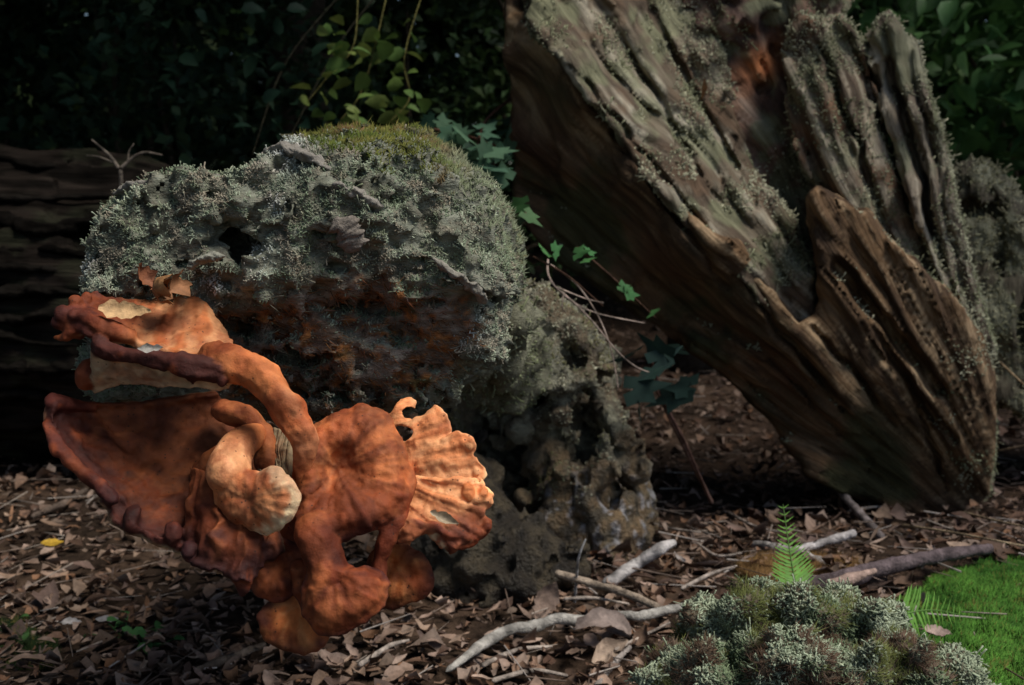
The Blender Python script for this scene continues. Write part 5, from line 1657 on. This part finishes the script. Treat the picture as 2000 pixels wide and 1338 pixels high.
# bramble like climber with large dark leaves above the log
def climber(label, stems, leaf_at, size, tones, seed, variants, name='climber', cat='climber', stemc=(.10, .085, .03), rad=.004):
    rng = np.random.default_rng(seed)
    a = np.array(stems[0][0])
    t = empty(name, P(*stems[0][-1]))
    tag(t, label, cat)
    for st in stems:
        w = np.array([P(*p).reshape(3) for p in st])
        v, q, tt, al = tube(w, [rad, rad * .8, rad * .6], 30, 7, .2, 40, seed)
        mobj('stem', v, q, tt, np.repeat(np.array([stemc]), len(v), 0), M_DARKBARK, t)
    data = [make_mesh('leaf', v_, q_ if q_.shape[1] == 4 else None, None if q_.shape[1] == 4 else q_, np.repeat(np.array([tones[k % len(tones)]]), len(v_), 0), M_GREEN) for k, (v_, q_) in enumerate(variants * len(tones))]
    for (px, py, d) in leaf_at:
        o = bpy.data.objects.new('leaf', data[rng.integers(0, len(data))])
        link(o, t)
        o.location = Vector(P(px, py, d).tolist()) - t.location
        s = size * rng.uniform(.7, 1.25)
        o.scale = (s, s, s)
        o.rotation_euler = (rng.normal(.75, .45), rng.normal(.1, .45), rng.uniform(0, 6.28))
    return t
OVAL = [leaf_card(1, .30, .1, .25), leaf_card(1, .36, .14, .2)]
rr = np.random.default_rng(77)
climber('climber with large dark bluish leaves hanging above the log', [[(690, -40, 2.3), (560, 120, 2.2), (490, 310, 2.1)], [(760, -40, 2.3), (660, 90, 2.2), (560, 280, 2.1)]],
        [(400, 60, 2.2), (470, 20, 2.25), (545, 70, 2.2), (500, 110, 2.15), (560, 130, 2.15), (610, 110, 2.2), (515, 200, 2.1), (530, 235, 2.1), (575, 200, 2.1), (612, 205, 2.1), (590, 240, 2.1), (440, 285, 2.1), (480, 170, 2.2), (350, 110, 2.3), (380, 20, 2.3), (620, 40, 2.3), (455, 250, 2.15), (560, 20, 2.3), (330, 40, 2.3), (660, 170, 2.2), (640, 230, 2.15), (540, 265, 2.1)],
        .042, [(.014, .038, .020), (.010, .030, .018)], 301, OVAL, stemc=(.03, .028, .018), rad=.002)
la = []
for st in ([(640, 40), (690, 90), (660, 140), (600, 190)], [(740, 30), (720, 130), (690, 215), (668, 232)], [(800, 60), (785, 150), (800, 200), (770, 235)]):
    c = crspline(np.array(st, float), 20)
    for p in c:
        la.append((p[0] + rr.normal(0, 18), p[1] + rr.normal(0, 12), 1.93 + rr.normal(0, .03)))
climber('yellow green climber trailing down on thin stems above the mossy log', [[(700, -30, 2.0), (690, 90, 1.95), (640, 150, 1.95), (600, 200, 1.95)], [(760, -30, 2.0), (725, 120, 1.95), (700, 190, 1.95), (664, 236, 1.93)], [(830, -30, 2.0), (790, 110, 1.95), (800, 190, 1.95), (760, 240, 1.93)]],
        la, .036, [(.12, .19, .045), (.15, .20, .05), (.09, .16, .04)], 302, OVAL, stemc=(.13, .12, .04), rad=.0015)
la = [(rr.uniform(825, 1000), rr.uniform(232, 305), rr.uniform(1.55, 1.9)) for _ in range(46)] + [(rr.uniform(900, 1000), rr.uniform(290, 350), rr.uniform(1.5, 1.7)) for _ in range(14)]
IVY = [ivy_leaf(k) for k in range(4)]
climber('ivy with bluish green leaves creeping behind the mossy back of the log', [[(820, 250, 1.7), (900, 262, 1.7), (1010, 300, 1.7)], [(1000, 190, 1.8), (950, 235, 1.75), (930, 290, 1.65)]],
        la, .034, [(.055, .12, .075), (.045, .105, .06), (.075, .145, .085)], 303, IVY, 'ivy_plant', 'ivy', (.09, .045, .03), .003)
# ------------------------------------------------------------------ ivy and rootlets beside the log
def single_ivy(label, stem, leaves, size, tones, seed, stemc=(.09, .05, .035), rad=.0014):
    return climber(label, stem, leaves, size, tones, seed, IVY, 'ivy_shoot', 'ivy', stemc, rad)
single_ivy('young ivy shoot with bright green leaves creeping under the leaning stump', [[(1040, 500, 1.350), (1110, 540, 1.400), (1180, 600, 1.450)], [(1125, 480, 1.450), (1200, 545, 1.470), (1285, 625, 1.500)]],
           [(1062, 488, 1.350), (1084, 490, 1.360), (1128, 495, 1.430), (1143, 508, 1.440), (1215, 560, 1.450), (1228, 572, 1.450), (1272, 612, 1.490), (1150, 490, 1.450)], .022, [(.075, .20, .065), (.055, .16, .055)], 311)
single_ivy('ivy sprig with small leaves against the dark side of the stump', [[(1010, 390, 1.5), (1025, 410, 1.45), (1030, 440, 1.4)]], [(1022, 398, 1.42), (1030, 418, 1.4)], .030, [(.05, .13, .04)], 312)
single_ivy('dark ivy shoot with drooping leaves on a thin brown stem beside the root', [[(1270, 700, 1.5), (1300, 790, 1.52), (1345, 880, 1.56), (1390, 985, 1.66)]],
           [(1232, 690, 1.46), (1285, 705, 1.48), (1240, 760, 1.45), (1330, 765, 1.5), (1250, 800, 1.45), (1295, 690, 1.48), (1345, 755, 1.5), (1262, 730, 1.46), (1318, 680, 1.5)], .045, [(.016, .036, .030), (.022, .048, .040)], 313, (.10, .055, .045), .0030)

M_TWIG = material('dry_twig', rough=0.8, spec=0.2, bump=1.0, bscale=220, bdist=.004, vary=.55, vscale=100, detail=8)
def twig(name, label, paths, col, cat='twig', seed=0, group=None, n=60, lump=.38, lsc=70, var=.5):
    """paths: list of (points [(px,py,d)], radii in m); the first is the stem, the rest are side shoots"""
    ms = []
    for k, (pts, rad) in enumerate(paths):
        w = np.array([P(*p).reshape(3) for p in pts])
        v, q, t, al = tube(w, rad, n, 10, lump, lsc, seed + k)
        f = fbm(v[:, 0] * 60, v[:, 1] * 60, v[:, 2] * 60, 3, seed + 4)
        c = np.asarray(col)[None] * (1 + var * 2 * f)[:, None]
        ms.append((v, q, t, c))
    V_, Q_, T_, C_ = join(*ms)
    o = rebase(mobj(name, V_, Q_, T_, C_, M_TWIG))
    return tag(o, label, cat, group)
PALE_ROOT = (.32, .25, .21)
twig('rootlet', 'pale dry rootlets hanging in loops from the top of the log root', [
    ([(1070, 505, 1.410), (1072, 540, 1.400), (1100, 575, 1.400), (1160, 610, 1.420), (1262, 632, 1.470)], [.0014, .0014, .001, .0008]),
    ([(1095, 568, 1.400), (1150, 620, 1.410), (1200, 680, 1.430), (1240, 715, 1.450), (1283, 733, 1.470)], [.0013, .0011, .0008]),
    ([(1085, 560, 1.400), (1140, 582, 1.420), (1180, 592, 1.450)], [.0011, .0009, .0006]),
    ([(1074, 515, 1.410), (1130, 560, 1.450), (1172, 625, 1.450), (1195, 690, 1.440), (1208, 760, 1.440)], [.0010, .0010, .0008]),
    ([(1100, 575, 1.400), (1098, 600, 1.400), (1106, 612, 1.400)], [.0011, .0009, .0006])], PALE_ROOT, 'rootlet', 21, lump=.1)
twig('dead_stalk', 'thin reddish brown dead stalk leaning down to the litter beside the root', [([(1275, 745, 1.52), (1310, 820, 1.55), (1350, 900, 1.62), (1392, 985, 1.72)], [.0022, .003, .0034, .003])], (.13, .075, .06), 'stalk', 22, lump=.15)

def gtwig(name, label, px, rad, col, lift=.012, cat='stick', seed=0, **k):
    """a stick lying on the litter through photo pixels"""
    pts = []
    for i, p in enumerate(px):
        w, d = on_ground(p[0], p[1], p[2] if len(p) > 2 else lift)
        pts.append((p[0], p[1], float(d)))
    return twig(name, label, [(pts, rad)], col, cat, seed, **k)
GREYW = (.40, .37, .34)
gtwig('broken_stick', 'pale grey broken stick leaning against the foot of the log root', [(1178, 1145, .02), (1240, 1104, .035), (1290, 1072, .05), (1320, 1058, .055)], [.0085, .008, .0078, .005], (.34, .32, .31), seed=31, lump=.3)
gtwig('thin_stick', 'thin tan forked stick crossing in front of the pale broken stick', [(1083, 1118, .06), (1150, 1138, .045), (1220, 1158, .04), (1290, 1190, .03)], [.0045, .0045, .005, .005], (.27, .215, .165), seed=32)
gtwig('long_branch', 'long pale grey branch lying across the litter in front of the root', [(870, 1312, .03), (930, 1268, .035), (960, 1248, .03), (1000, 1228, .034), (1045, 1224, .03), (1085, 1208, .032), (1140, 1212, .03), (1200, 1200, .034), (1250, 1204, .032), (1310, 1190, .034), (1400, 1178, .03)], [.003, .0055, .0075, .006, .007, .0055, .0062, .005, .0055, .005, .004], (.30, .285, .26), .02, 'branch', 33, n=90, lump=.3)
gtwig('dead_grass_blade', 'thin white bent dead stem standing in front of the root', [(1122, 1178, .01), (1126, 1130, .05), (1130, 1090, .085), (1144, 1052, .11)], [.0018, .0018, .0016, .001], (.46, .45, .44), seed=34, lump=.1)
gtwig('bark_branch', 'dark purplish branch with peeling bark running into the green moss', [(1560, 1150, .02), (1640, 1133, .024), (1720, 1110, .026), (1800, 1092, .03), (1880, 1078, .03), (1940, 1070, .03)], [.012, .0115, .010, .009, .008, .006], (.115, .088, .092), seed=35, n=80, lump=.25)
gtwig('peeled_strip', 'pale pinkish peeled patch of wood on the dark branch', [(1612, 1140, .035), (1660, 1130, .037), (1712, 1114, .036)], [.004, .007, .003], (.34, .24, .20), seed=36)
gtwig('white_stick', 'short chalky stick lying behind the upright fern', [(1468, 1062, .012), (1520, 1072, .014), (1575, 1088, .014), (1622, 1106, .012)], [.005, .008, .0075, .005], (.42, .39, .37), seed=37)
gtwig('white_stick', 'slim chalky stick pointing up right from behind the fern', [(1552, 1076, .014), (1600, 1062, .02), (1640, 1050, .024), (1672, 1040, .026)], [.005, .006, .006, .005], (.43, .40, .39), seed=38)
gtwig('grey_stick', 'thin grey stick leaning from the litter towards the foot of the stump', [(1600, 918, .05), (1645, 965, .04), (1690, 1015, .02), (1722, 1050, .012)], [.003, .006, .007, .005], (.20, .17, .165), seed=39)
gtwig('grey_twig', 'slim grey twig lying at the bottom edge of the photograph', [(1160, 1345, .015), (1195, 1300, .016), (1232, 1262, .02)], [.004, .004, .003], (.26, .23, .21), seed=40)
gtwig('brown_twig', 'long brown twig lying below the hanging fungus', [(380, 1310, .015), (450, 1285, .018), (520, 1258, .02)], [.004, .005, .003], (.16, .12, .09), seed=41)
gtwig('brown_twig', 'short dark twig lying in the dim litter at the far left', [(60, 1010, .015), (120, 985, .018), (170, 955, .02)], [.005, .006, .004], (.10, .075, .06), seed=42)
for k, (pts, lab) in enumerate((([(1760, 1025, .02), (1860, 1040, .03), (1940, 1055, .03), (2010, 1068, .03)], 'straw stalk lying highest across the litter beside the stump foot'),
                                ([(1880, 1000, .02), (1950, 1018, .03), (2010, 1030, .03)], 'short straw stalk behind the long one at the right edge'),
                                ([(1890, 895, .05), (1950, 880, .07), (2010, 868, .09)], 'pale straw stalk sticking out beside the stump at the right edge'))):
    gtwig('straw_stalk', lab, pts, [.0018, .0016, .001], (.36, .27, .17), seed=50 + k, lump=.05, cat='straw')
twig('straw_stalk', 'bent straw stalk in front of the furry log at the right edge', [([(1950, 705, 1.75), (1975, 728, 1.75), (2010, 760, 1.75)], [.002, .0018, .001])], (.36, .25, .14), 'straw', 55, lump=.05)
twig('bare_twig', 'forked bare grey twig standing on the dark fallen trunk', [([(232, 330, 1.62), (215, 305, 1.62), (178, 272, 1.62)], [.003, .0026, .0012]), ([(235, 330, 1.62), (262, 306, 1.62), (285, 298, 1.62), (318, 303, 1.62)], [.0028, .0024, .0012]), ([(235, 330, 1.62), (238, 380, 1.63), (236, 420, 1.66)], [.003, .003, .003]), ([(250, 316, 1.62), (252, 296, 1.62), (262, 280, 1.62)], [.0018, .0012, .0008]), ([(222, 318, 1.62), (192, 306, 1.62), (168, 304, 1.62)], [.0018, .0012, .0008])], (.11, .092, .075), 'twig', 56, lump=.15)

# ------------------------------------------------------------------ scraps lying on things
def scrap(name, label, cat, px, py, d, size, rot, col, curl=1.2, fold=.5, seed=0, W=.3, wob=.15, group=None):
    v, q = leaf_shape(1.0, W, curl, fold, 12, seed, wob)
    c = np.repeat(np.array([col]), len(v), 0) * np.random.default_rng(seed).uniform(.8, 1.2, (len(v), 1))
    o = obj(name, make_mesh(name, v, q, None, c, M_LEAF))
    o.location = Vector(P(px, py, d).tolist())
    o.scale = (size,) * 3
    o.rotation_euler = rot
    return tag(o, label, cat, group)
zf = lambda z: D_F * (1 + z / FPX)
scrap('crumpled_leaf', 'crumpled brown leaf scrap caught between the fungus and the lichen', 'leaf', 318, 565, zf(-30), .044, (1.3, .3, 1.9), (.27, .135, .055), 2.4, .9, 1, .34, .3)
scrap('crumpled_leaf', 'narrow folded leaf scrap standing behind the crumpled one on the fungus', 'leaf', 335, 560, zf(-20), .036, (1.2, -.5, 1.2), (.22, .10, .045), -1.8, .8, 2, .26, .3)
scrap('crumpled_leaf', 'reddish leaf scrap leaning on the upper lobe of the fungus', 'leaf', 300, 548, zf(-10), .034, (.9, .9, .3), (.20, .075, .035), 2.6, .6, 3, .3, .3)
scrap('leaf_chip', 'flat tan leaf chip lying on the upper lobe of the fungus', 'leaf', 240, 605, zf(-75), .036, (1.05, .1, .12), (.50, .32, .16), .7, .3, 4, .20, .16)
scrap('bark_chip', 'small grey bark chip on top of the maroon band of the fungus', 'bark chip', 292, 680, zf(-128), .017, (1.0, 0, .2), (.30, .28, .25), .7, .4, 5, .18, .3)
scrap('bark_chip', 'curled grey bark chip lying on the frilled right side of the fungus', 'bark chip', 868, 1012, zf(-125), .024, (.9, .35, -.3), (.36, .29, .20), 1.4, .6, 6, .20, .14)
def gscrap(name, label, cat, px, py, size, rot, col, lift=.03, **k):
    w, d = on_ground(px, py, lift)
    return scrap(name, label, cat, px, py, float(d), size, rot, col, **k)
gscrap('yellow_leaf', 'bright yellow fallen leaf in the dark litter at the far left', 'leaf', 100, 1060, .030, (.3, .1, .5), (.36, .22, .02), .02, curl=.4, fold=.3, seed=7)
gscrap('curled_leaf', 'large curled pale brown leaf standing by the foot of the root', 'leaf', 1066, 1178, .060, (.9, -.9, 1.0), (.23, .165, .13), .03, curl=1.6, fold=.6, seed=8)
gscrap('curled_leaf', 'long arched grey brown leaf in front of the long branch', 'leaf', 1190, 1232, .085, (.35, .1, .1), (.21, .165, .145), .03, curl=-2.2, fold=.5, seed=9, W=.16)
gscrap('curled_leaf', 'broad pale tan leaf lying nearest the lichen mound', 'leaf', 1190, 1275, .050, (.5, -.3, .5), (.33, .25, .19), .02, curl=1.2, fold=.6, seed=10, W=.36)
gscrap('curled_leaf', 'pale leaf scrap on the green moss beside the lying fern', 'leaf', 1828, 1234, .030, (.5, .2, .2), (.30, .22, .19), .05, curl=.9, fold=.5, seed=11)
gscrap('curled_leaf', 'white looped dry strip lying between the root and the fern', 'leaf', 1345, 1086, .045, (.4, .2, -.3), (.36, .32, .30), .015, curl=3.0, fold=.2, seed=12, W=.10)
gscrap('curled_leaf', 'small whitish upright scrap on the edge of the green moss', 'leaf', 1803, 1168, .024, (1.2, .9, 1.4), (.38, .33, .31), .04, curl=.6, fold=.4, seed=13, W=.2)
gscrap('wood_chip', 'pale flat wood chip in the dark litter at the lower left', 'wood chip', 132, 1214, .032, (.3, .05, -.1), (.36, .34, .33), .015, curl=.4, fold=.3, seed=14, W=.2)
gscrap('wood_chip', 'grey flat wood chip right of the pale one at the lower left', 'wood chip', 208, 1210, .028, (.3, .05, .1), (.22, .21, .21), .015, curl=.4, fold=.3, seed=15, W=.2)
wq = proj(np.array([0, 0, 0.]))
scrap('clinging_leaf', 'orange brown leaf clinging to the furry shelf of the stump', 'leaf', 1372, 172, 1.60, .034, (1.45, .9, 1.6), (.26, .13, .06), .3, .5, 16, .24, .1)

# seedlings
def seedling(label, px, py, n, size, seed, col=(.06, .17, .05)):
    rng = np.random.default_rng(seed)
    w, d = on_ground(px, py, 0)
    t = empty('seedling', w)
    tag(t, label, 'seedling')
    me = make_mesh('leaf', *[OVAL[1][0], OVAL[1][1]], None, np.repeat(np.array([col]), len(OVAL[1][0]), 0), M_GREEN)
    for k in range(n):
        off = rng.normal(0, .012, 3); off[2] = rng.uniform(.010, .026)
        o = bpy.data.objects.new('leaf', me); link(o, t)
        o.location = Vector(off.tolist()); s = size * rng.uniform(.7, 1.2); o.scale = (s,) * 3
        o.rotation_euler = (rng.normal(.3, .3), rng.normal(0, .4), rng.uniform(0, 6.28))
        v, q, tt, al = tube([w, w + off * .6, w + off], [.0007, .0006, .0005], 8, 5)
        mobj('stalk', v, q, tt, np.repeat(np.array([col]), len(v), 0), M_GREEN, t)
seedling('small green seedling in the dark litter left of the hanging fungus', 240, 1246, 6, .016, 1)
seedling('round leaved green seedling nearest the bottom below the fungus', 288, 1272, 9, .017, 2, (.07, .19, .055))
seedling('low green seedling at the lower left corner', 28, 1262, 8, .014, 3, (.06, .14, .04))

# ------------------------------------------------------------------ lichen mound in front
D_M = 0.98
MOUND = [(1248, 1330), (1268, 1290), (1300, 1262), (1320, 1225), (1345, 1190), (1390, 1165), (1425, 1150), (1452, 1122), (1475, 1132), (1510, 1150), (1555, 1136), (1600, 1142), (1650, 1160), (1700, 1160), (1730, 1165), (1752, 1190), (1765, 1225),
         (1800, 1250), (1850, 1262), (1890, 1285), (1915, 1310), (1925, 1360), (1930, 1560), (1240, 1560)]
def md_base(x, y, z):
    f = ell(x, y, z, (1560, 1440, 60), (300, 240, 260))
    for c, r in (((1480, 1215, -10), (85, 70, 80)), ((1600, 1215, -10), (115, 75, 90)), ((1720, 1235, 0), (60, 70, 70)), ((1390, 1240, 10), (70, 70, 70)), ((1360, 1330, -120), (110, 80, 90)), ((1800, 1340, -110), (120, 85, 100)), ((1560, 1310, -150), (110, 70, 90)), ((1680, 1330, -160), (80, 60, 70)), ((1460, 1300, -140), (60, 50, 60))):
        f = smin(f, ell(x, y, z, c, r), 9)
    p = poly_sdf(x[:, :, 0], y[:, :, 0], MOUND)[:, :, None]
    return smax(f, p + 10, 24)
def md_noise(x, y, z):
    return 24 * fbm(x / 55, y / 55, z / 55, 3, 600) + 10 * fbm(x / 18, y / 18, z / 18, 2, 601) + 62 * (worley(x / 72, y / 72, z / 72, 606) - .5)
v, q, (x, y, z) = sculpt((1210, 1960, 1090, 1570, -330, 420), 8.4, D_M, md_base, md_noise, 60)
v, q, (x, y, z) = keep_big(v, q, (x, y, z))
n = vnormals(v, q)
k = fbm(x / 45, y / 45, z / 45, 3, 602)
c = mixc((.10, .078, .055), (.20, .20, .14), sstep(-.3, .3, k))
mound = empty('lichen_mound', V3(1560, 1500, D_M))
tag(mound, 'knobbly mound of grey green lichen and moss in the lower right foreground', 'mound')
mobj('old_stump_core', v, q, None, c, M_ROT, mound)
rg = np.random.default_rng(9)
brown = sstep(.02, .2, fbm(x / 60, y / 60, z / 60, 3, 603))
b, bn, bi = scatter(v, q, 24000, (1 - .93 * brown) * sstep(.55, .1, n[:, 1]) * sstep(1480, 1400, y) + 1e-7, rg)
l = fbm(b[:, 0] * 30, b[:, 1] * 30, b[:, 2] * 30, 3, 604)
cc = mixc((.125, .165, .095), (.285, .33, .235), sstep(-.3, .3, l)) * (1 + .22 * rg.normal(size=(len(b), 1))).clip(.5, 1.6)
s = crust(b, bn, cc, (.0016, .0007), (.0044, .0006), .20, rng=rg)
tag(mobj('lichen_tufts', s[0], s[1], s[2], s[3], M_LICHEN, mound, smooth=False), kind='stuff')
b, bn, bi = scatter(v, q, 12000, brown * sstep(.55, .1, n[:, 1]) * sstep(1480, 1400, y) + 1e-7, rg)
l = fbm(b[:, 0] * 24, b[:, 1] * 24, b[:, 2] * 24, 3, 605)
cc = mixc(mixc((.12, .075, .05), (.19, .15, .12), sstep(-.2, .3, l)), (.12, .15, .035), (l > .05)[..., None][:, 0] * .85) * (1 + .2 * rg.normal(size=(len(b), 1))).clip(.5, 1.5)
s = hairs(b, bn, rg.uniform(.004, .010, len(b)), .0005, cc, lean=.7, up=.3, rng=rg)
tag(mobj('moss_strands', s[0], s[1], s[2], s[3], M_MOSS, mound, smooth=False), kind='stuff')

# ------------------------------------------------------------------ moss carpet
def carpet(name, label, poly, n, tones, h, rad, seed, edge=25):
    rng = np.random.default_rng(seed)
    pp = np.array(poly, float)
    X = rng.uniform(pp[:, 0].min(), pp[:, 0].max(), n * 3); Y = rng.uniform(pp[:, 1].min(), pp[:, 1].max(), n * 3)
    # even cover on the ground: keep in proportion to the area a pixel covers
    kk = (1 / (Y - 400)) ** 3
    keep = (rng.random(len(X)) < kk / kk.max()) & (poly_sdf(X, Y, pp) < edge * fbm(X / 50, Y / 40, X * 0, 3, seed) * 1.6)
    X, Y = X[keep], Y[keep]
    b, d = on_ground(X, Y, 0)
    l = fbm(b[:, 0] * 14, b[:, 1] * 14, b[:, 2] * 0, 3, seed + 1)
    cush = .5 + .5 * fbm(b[:, 0] * 30, b[:, 1] * 30, b[:, 2] * 0, 2, seed + 2)
    b[:, 2] += .026 * cush * sstep(10, -70, poly_sdf(X, Y, pp))
    cc = mixc(tones[0], tones[1], sstep(-.3, .3, l)) * (1 + .3 * rng.normal(size=(len(b), 1))).clip(.4, 1.7)
    cc = mixc(cc, (.16, .13, .035), (rng.random(len(b)) < .06 + .25 * sstep(.1, .4, fbm(b[:, 0] * 20, b[:, 1] * 20, b[:, 2] * 0, 3, seed + 5))) * .7)
    s = hairs(b, np.repeat(np.array([(0, 0, 1.)]), len(b), 0), h * rng.uniform(.6, 1.3, len(b)), rad, cc, lean=.9, up=0, tipc=1.3, rng=rng)
    o = mobj(name, s[0], s[1], s[2], s[3], M_MOSS, smooth=False)
    return tag(o, label, kind='stuff')
carpet('green_moss', 'bright green moss carpet at the lower right corner', [(1735, 1215), (1760, 1165), (1800, 1138), (1860, 1112), (1930, 1100), (2060, 1092), (2080, 1400), (1740, 1400), (1720, 1270)], 26000, ((.040, .125, .018), (.080, .205, .030)), .007, .0010, 41, 34)
carpet('brown_moss', 'patch of ochre brown moss behind the upright fern', [(1440, 1118), (1480, 1098), (1540, 1090), (1600, 1100), (1660, 1108), (1690, 1120), (1600, 1150), (1480, 1150)], 6500, ((.15, .085, .035), (.23, .135, .055)), .013, .0008, 43, 10)
carpet('dark_moss', 'small dark green moss patch at the lower left edge', [(-20, 1210), (50, 1225), (110, 1260), (90, 1300), (-20, 1310)], 3000, ((.012, .026, .008), (.022, .044, .012)), .009, .0008, 44)

# ------------------------------------------------------------------ ferns
M_FERN = material('fern_leaf', rough=0.5, spec=0.35, bump=0, vary=0.15, vscale=80, translucent=0.35)
def fern(label, spine, side, length, seed, col, npair=17, fold=.15, both=True):
    rng = np.random.default_rng(seed)
    w = crspline(np.array([P(*p).reshape(3) for p in spine]), 60)
    t = empty('fern_frond', w[0])
    tag(t, label, 'fern')
    v, q, tt, al = tube(w[::3], [.0010, .0008, .0004], 30, 6)
    mobj('midrib', v, q, tt, np.repeat(np.array([(.13, .26, .06)]), len(v), 0), M_FERN, t)
    sd = unit(np.asarray(side, float))
    for i in range(npair):
        s = .10 + .88 * i / npair
        k = int(s * 59)
        p = w[k]; tg = unit(w[min(k + 1, 59)] - w[max(k - 1, 0)])
        L = length * (1.12 - s) ** .85 * rng.uniform(.9, 1.08) * min(1, .55 + s * 2.2)
        nrm = unit(np.cross(tg, sd))
        for sg in (-1, 1):
            ax = unit(sd * sg + tg * .42 + nrm * rng.normal(fold, .08))
            wd = unit(tg - ax * (tg @ ax))
            # a toothed leaflet
            m = 8
            V_ = []
            for j in range(m):
                u_ = j / (m - 1)
                hw = L * .095 * (1 - u_) ** .55 * (1.0 if j % 2 == 0 else .62) * (1 if j else .6)
                c_ = p + ax * L * u_ - nrm * L * .22 * u_ * u_ + tg * L * .10 * u_ * u_
                V_ += [c_ - wd * hw, c_ + nrm * hw * .15, c_ + wd * hw]
            Q_ = []
            for j in range(m - 1):
                Q_ += [(3 * j, 3 * j + 1, 3 * j + 4, 3 * j + 3), (3 * j + 1, 3 * j + 2, 3 * j + 5, 3 * j + 4)]
            mobj('leaflet', np.array(V_), np.array(Q_), None, np.repeat(np.array([col]), len(V_), 0) * rng.uniform(.85, 1.15), M_FERN, t)
    return t
fern('upright bright green fern frond standing behind the lichen mound', [(1560, 1165, 1.08), (1550, 1120, 1.09), (1540, 1060, 1.10), (1528, 975, 1.11)], (1, .35, 0), .030, 1, (.17, .38, .065), 19)
fern('bright green fern frond lying over the moss right of the mound', [(1738, 1212, 1.06), (1780, 1196, 1.07), (1830, 1192, 1.09), (1888, 1204, 1.11)], (.1, .35, 1), .034, 2, (.17, .38, .065), 14)

twl = (([(1200, 1270, .02), (1260, 1240, .02), (1310, 1215, .03)], .0022), ([(940, 1300, .02), (1010, 1270, .02), (1080, 1262, .02)], .003), ([(1330, 1150, .02), (1390, 1120, .02), (1440, 1105, .02)], .0025),
       ([(1240, 1012, .02), (1300, 1030, .02), (1370, 1040, .02)], .0025), ([(1420, 1000, .02), (1480, 1030, .02), (1540, 1040, .02)], .0022), ([(1100, 1170, .03), (1160, 1168, .03), (1230, 1180, .02)], .0022),
       ([(700, 1300, .02), (760, 1262, .02), (800, 1250, .02)], .003), ([(1360, 1060, .02), (1400, 1085, .02), (1450, 1080, .02)], .002), ([(1650, 1000, .02), (1720, 990, .02), (1790, 1010, .02)], .0025), ([(960, 1330, .02), (1040, 1310, .02), (1110, 1320, .02)], .003))
wh = ('beside the lichen mound', 'under the long pale branch', 'left of the upright fern', 'right of the root foot', 'in the litter under the stump', 'behind the thin forked stick', 'below the hanging fungus petals', 'beside the white looped strip', 'near the stump base', 'at the bottom edge below the branch')
for k, ((pts, r_), where) in enumerate(zip(twl, wh)):
    gtwig('thin_twig', 'thin bleached twig lying ' + where, pts, [r_, r_ * .9, r_ * .5], (.34, .29, .25), cat='twig', seed=70 + k, group='thin bleached twigs in the litter', lump=.2)
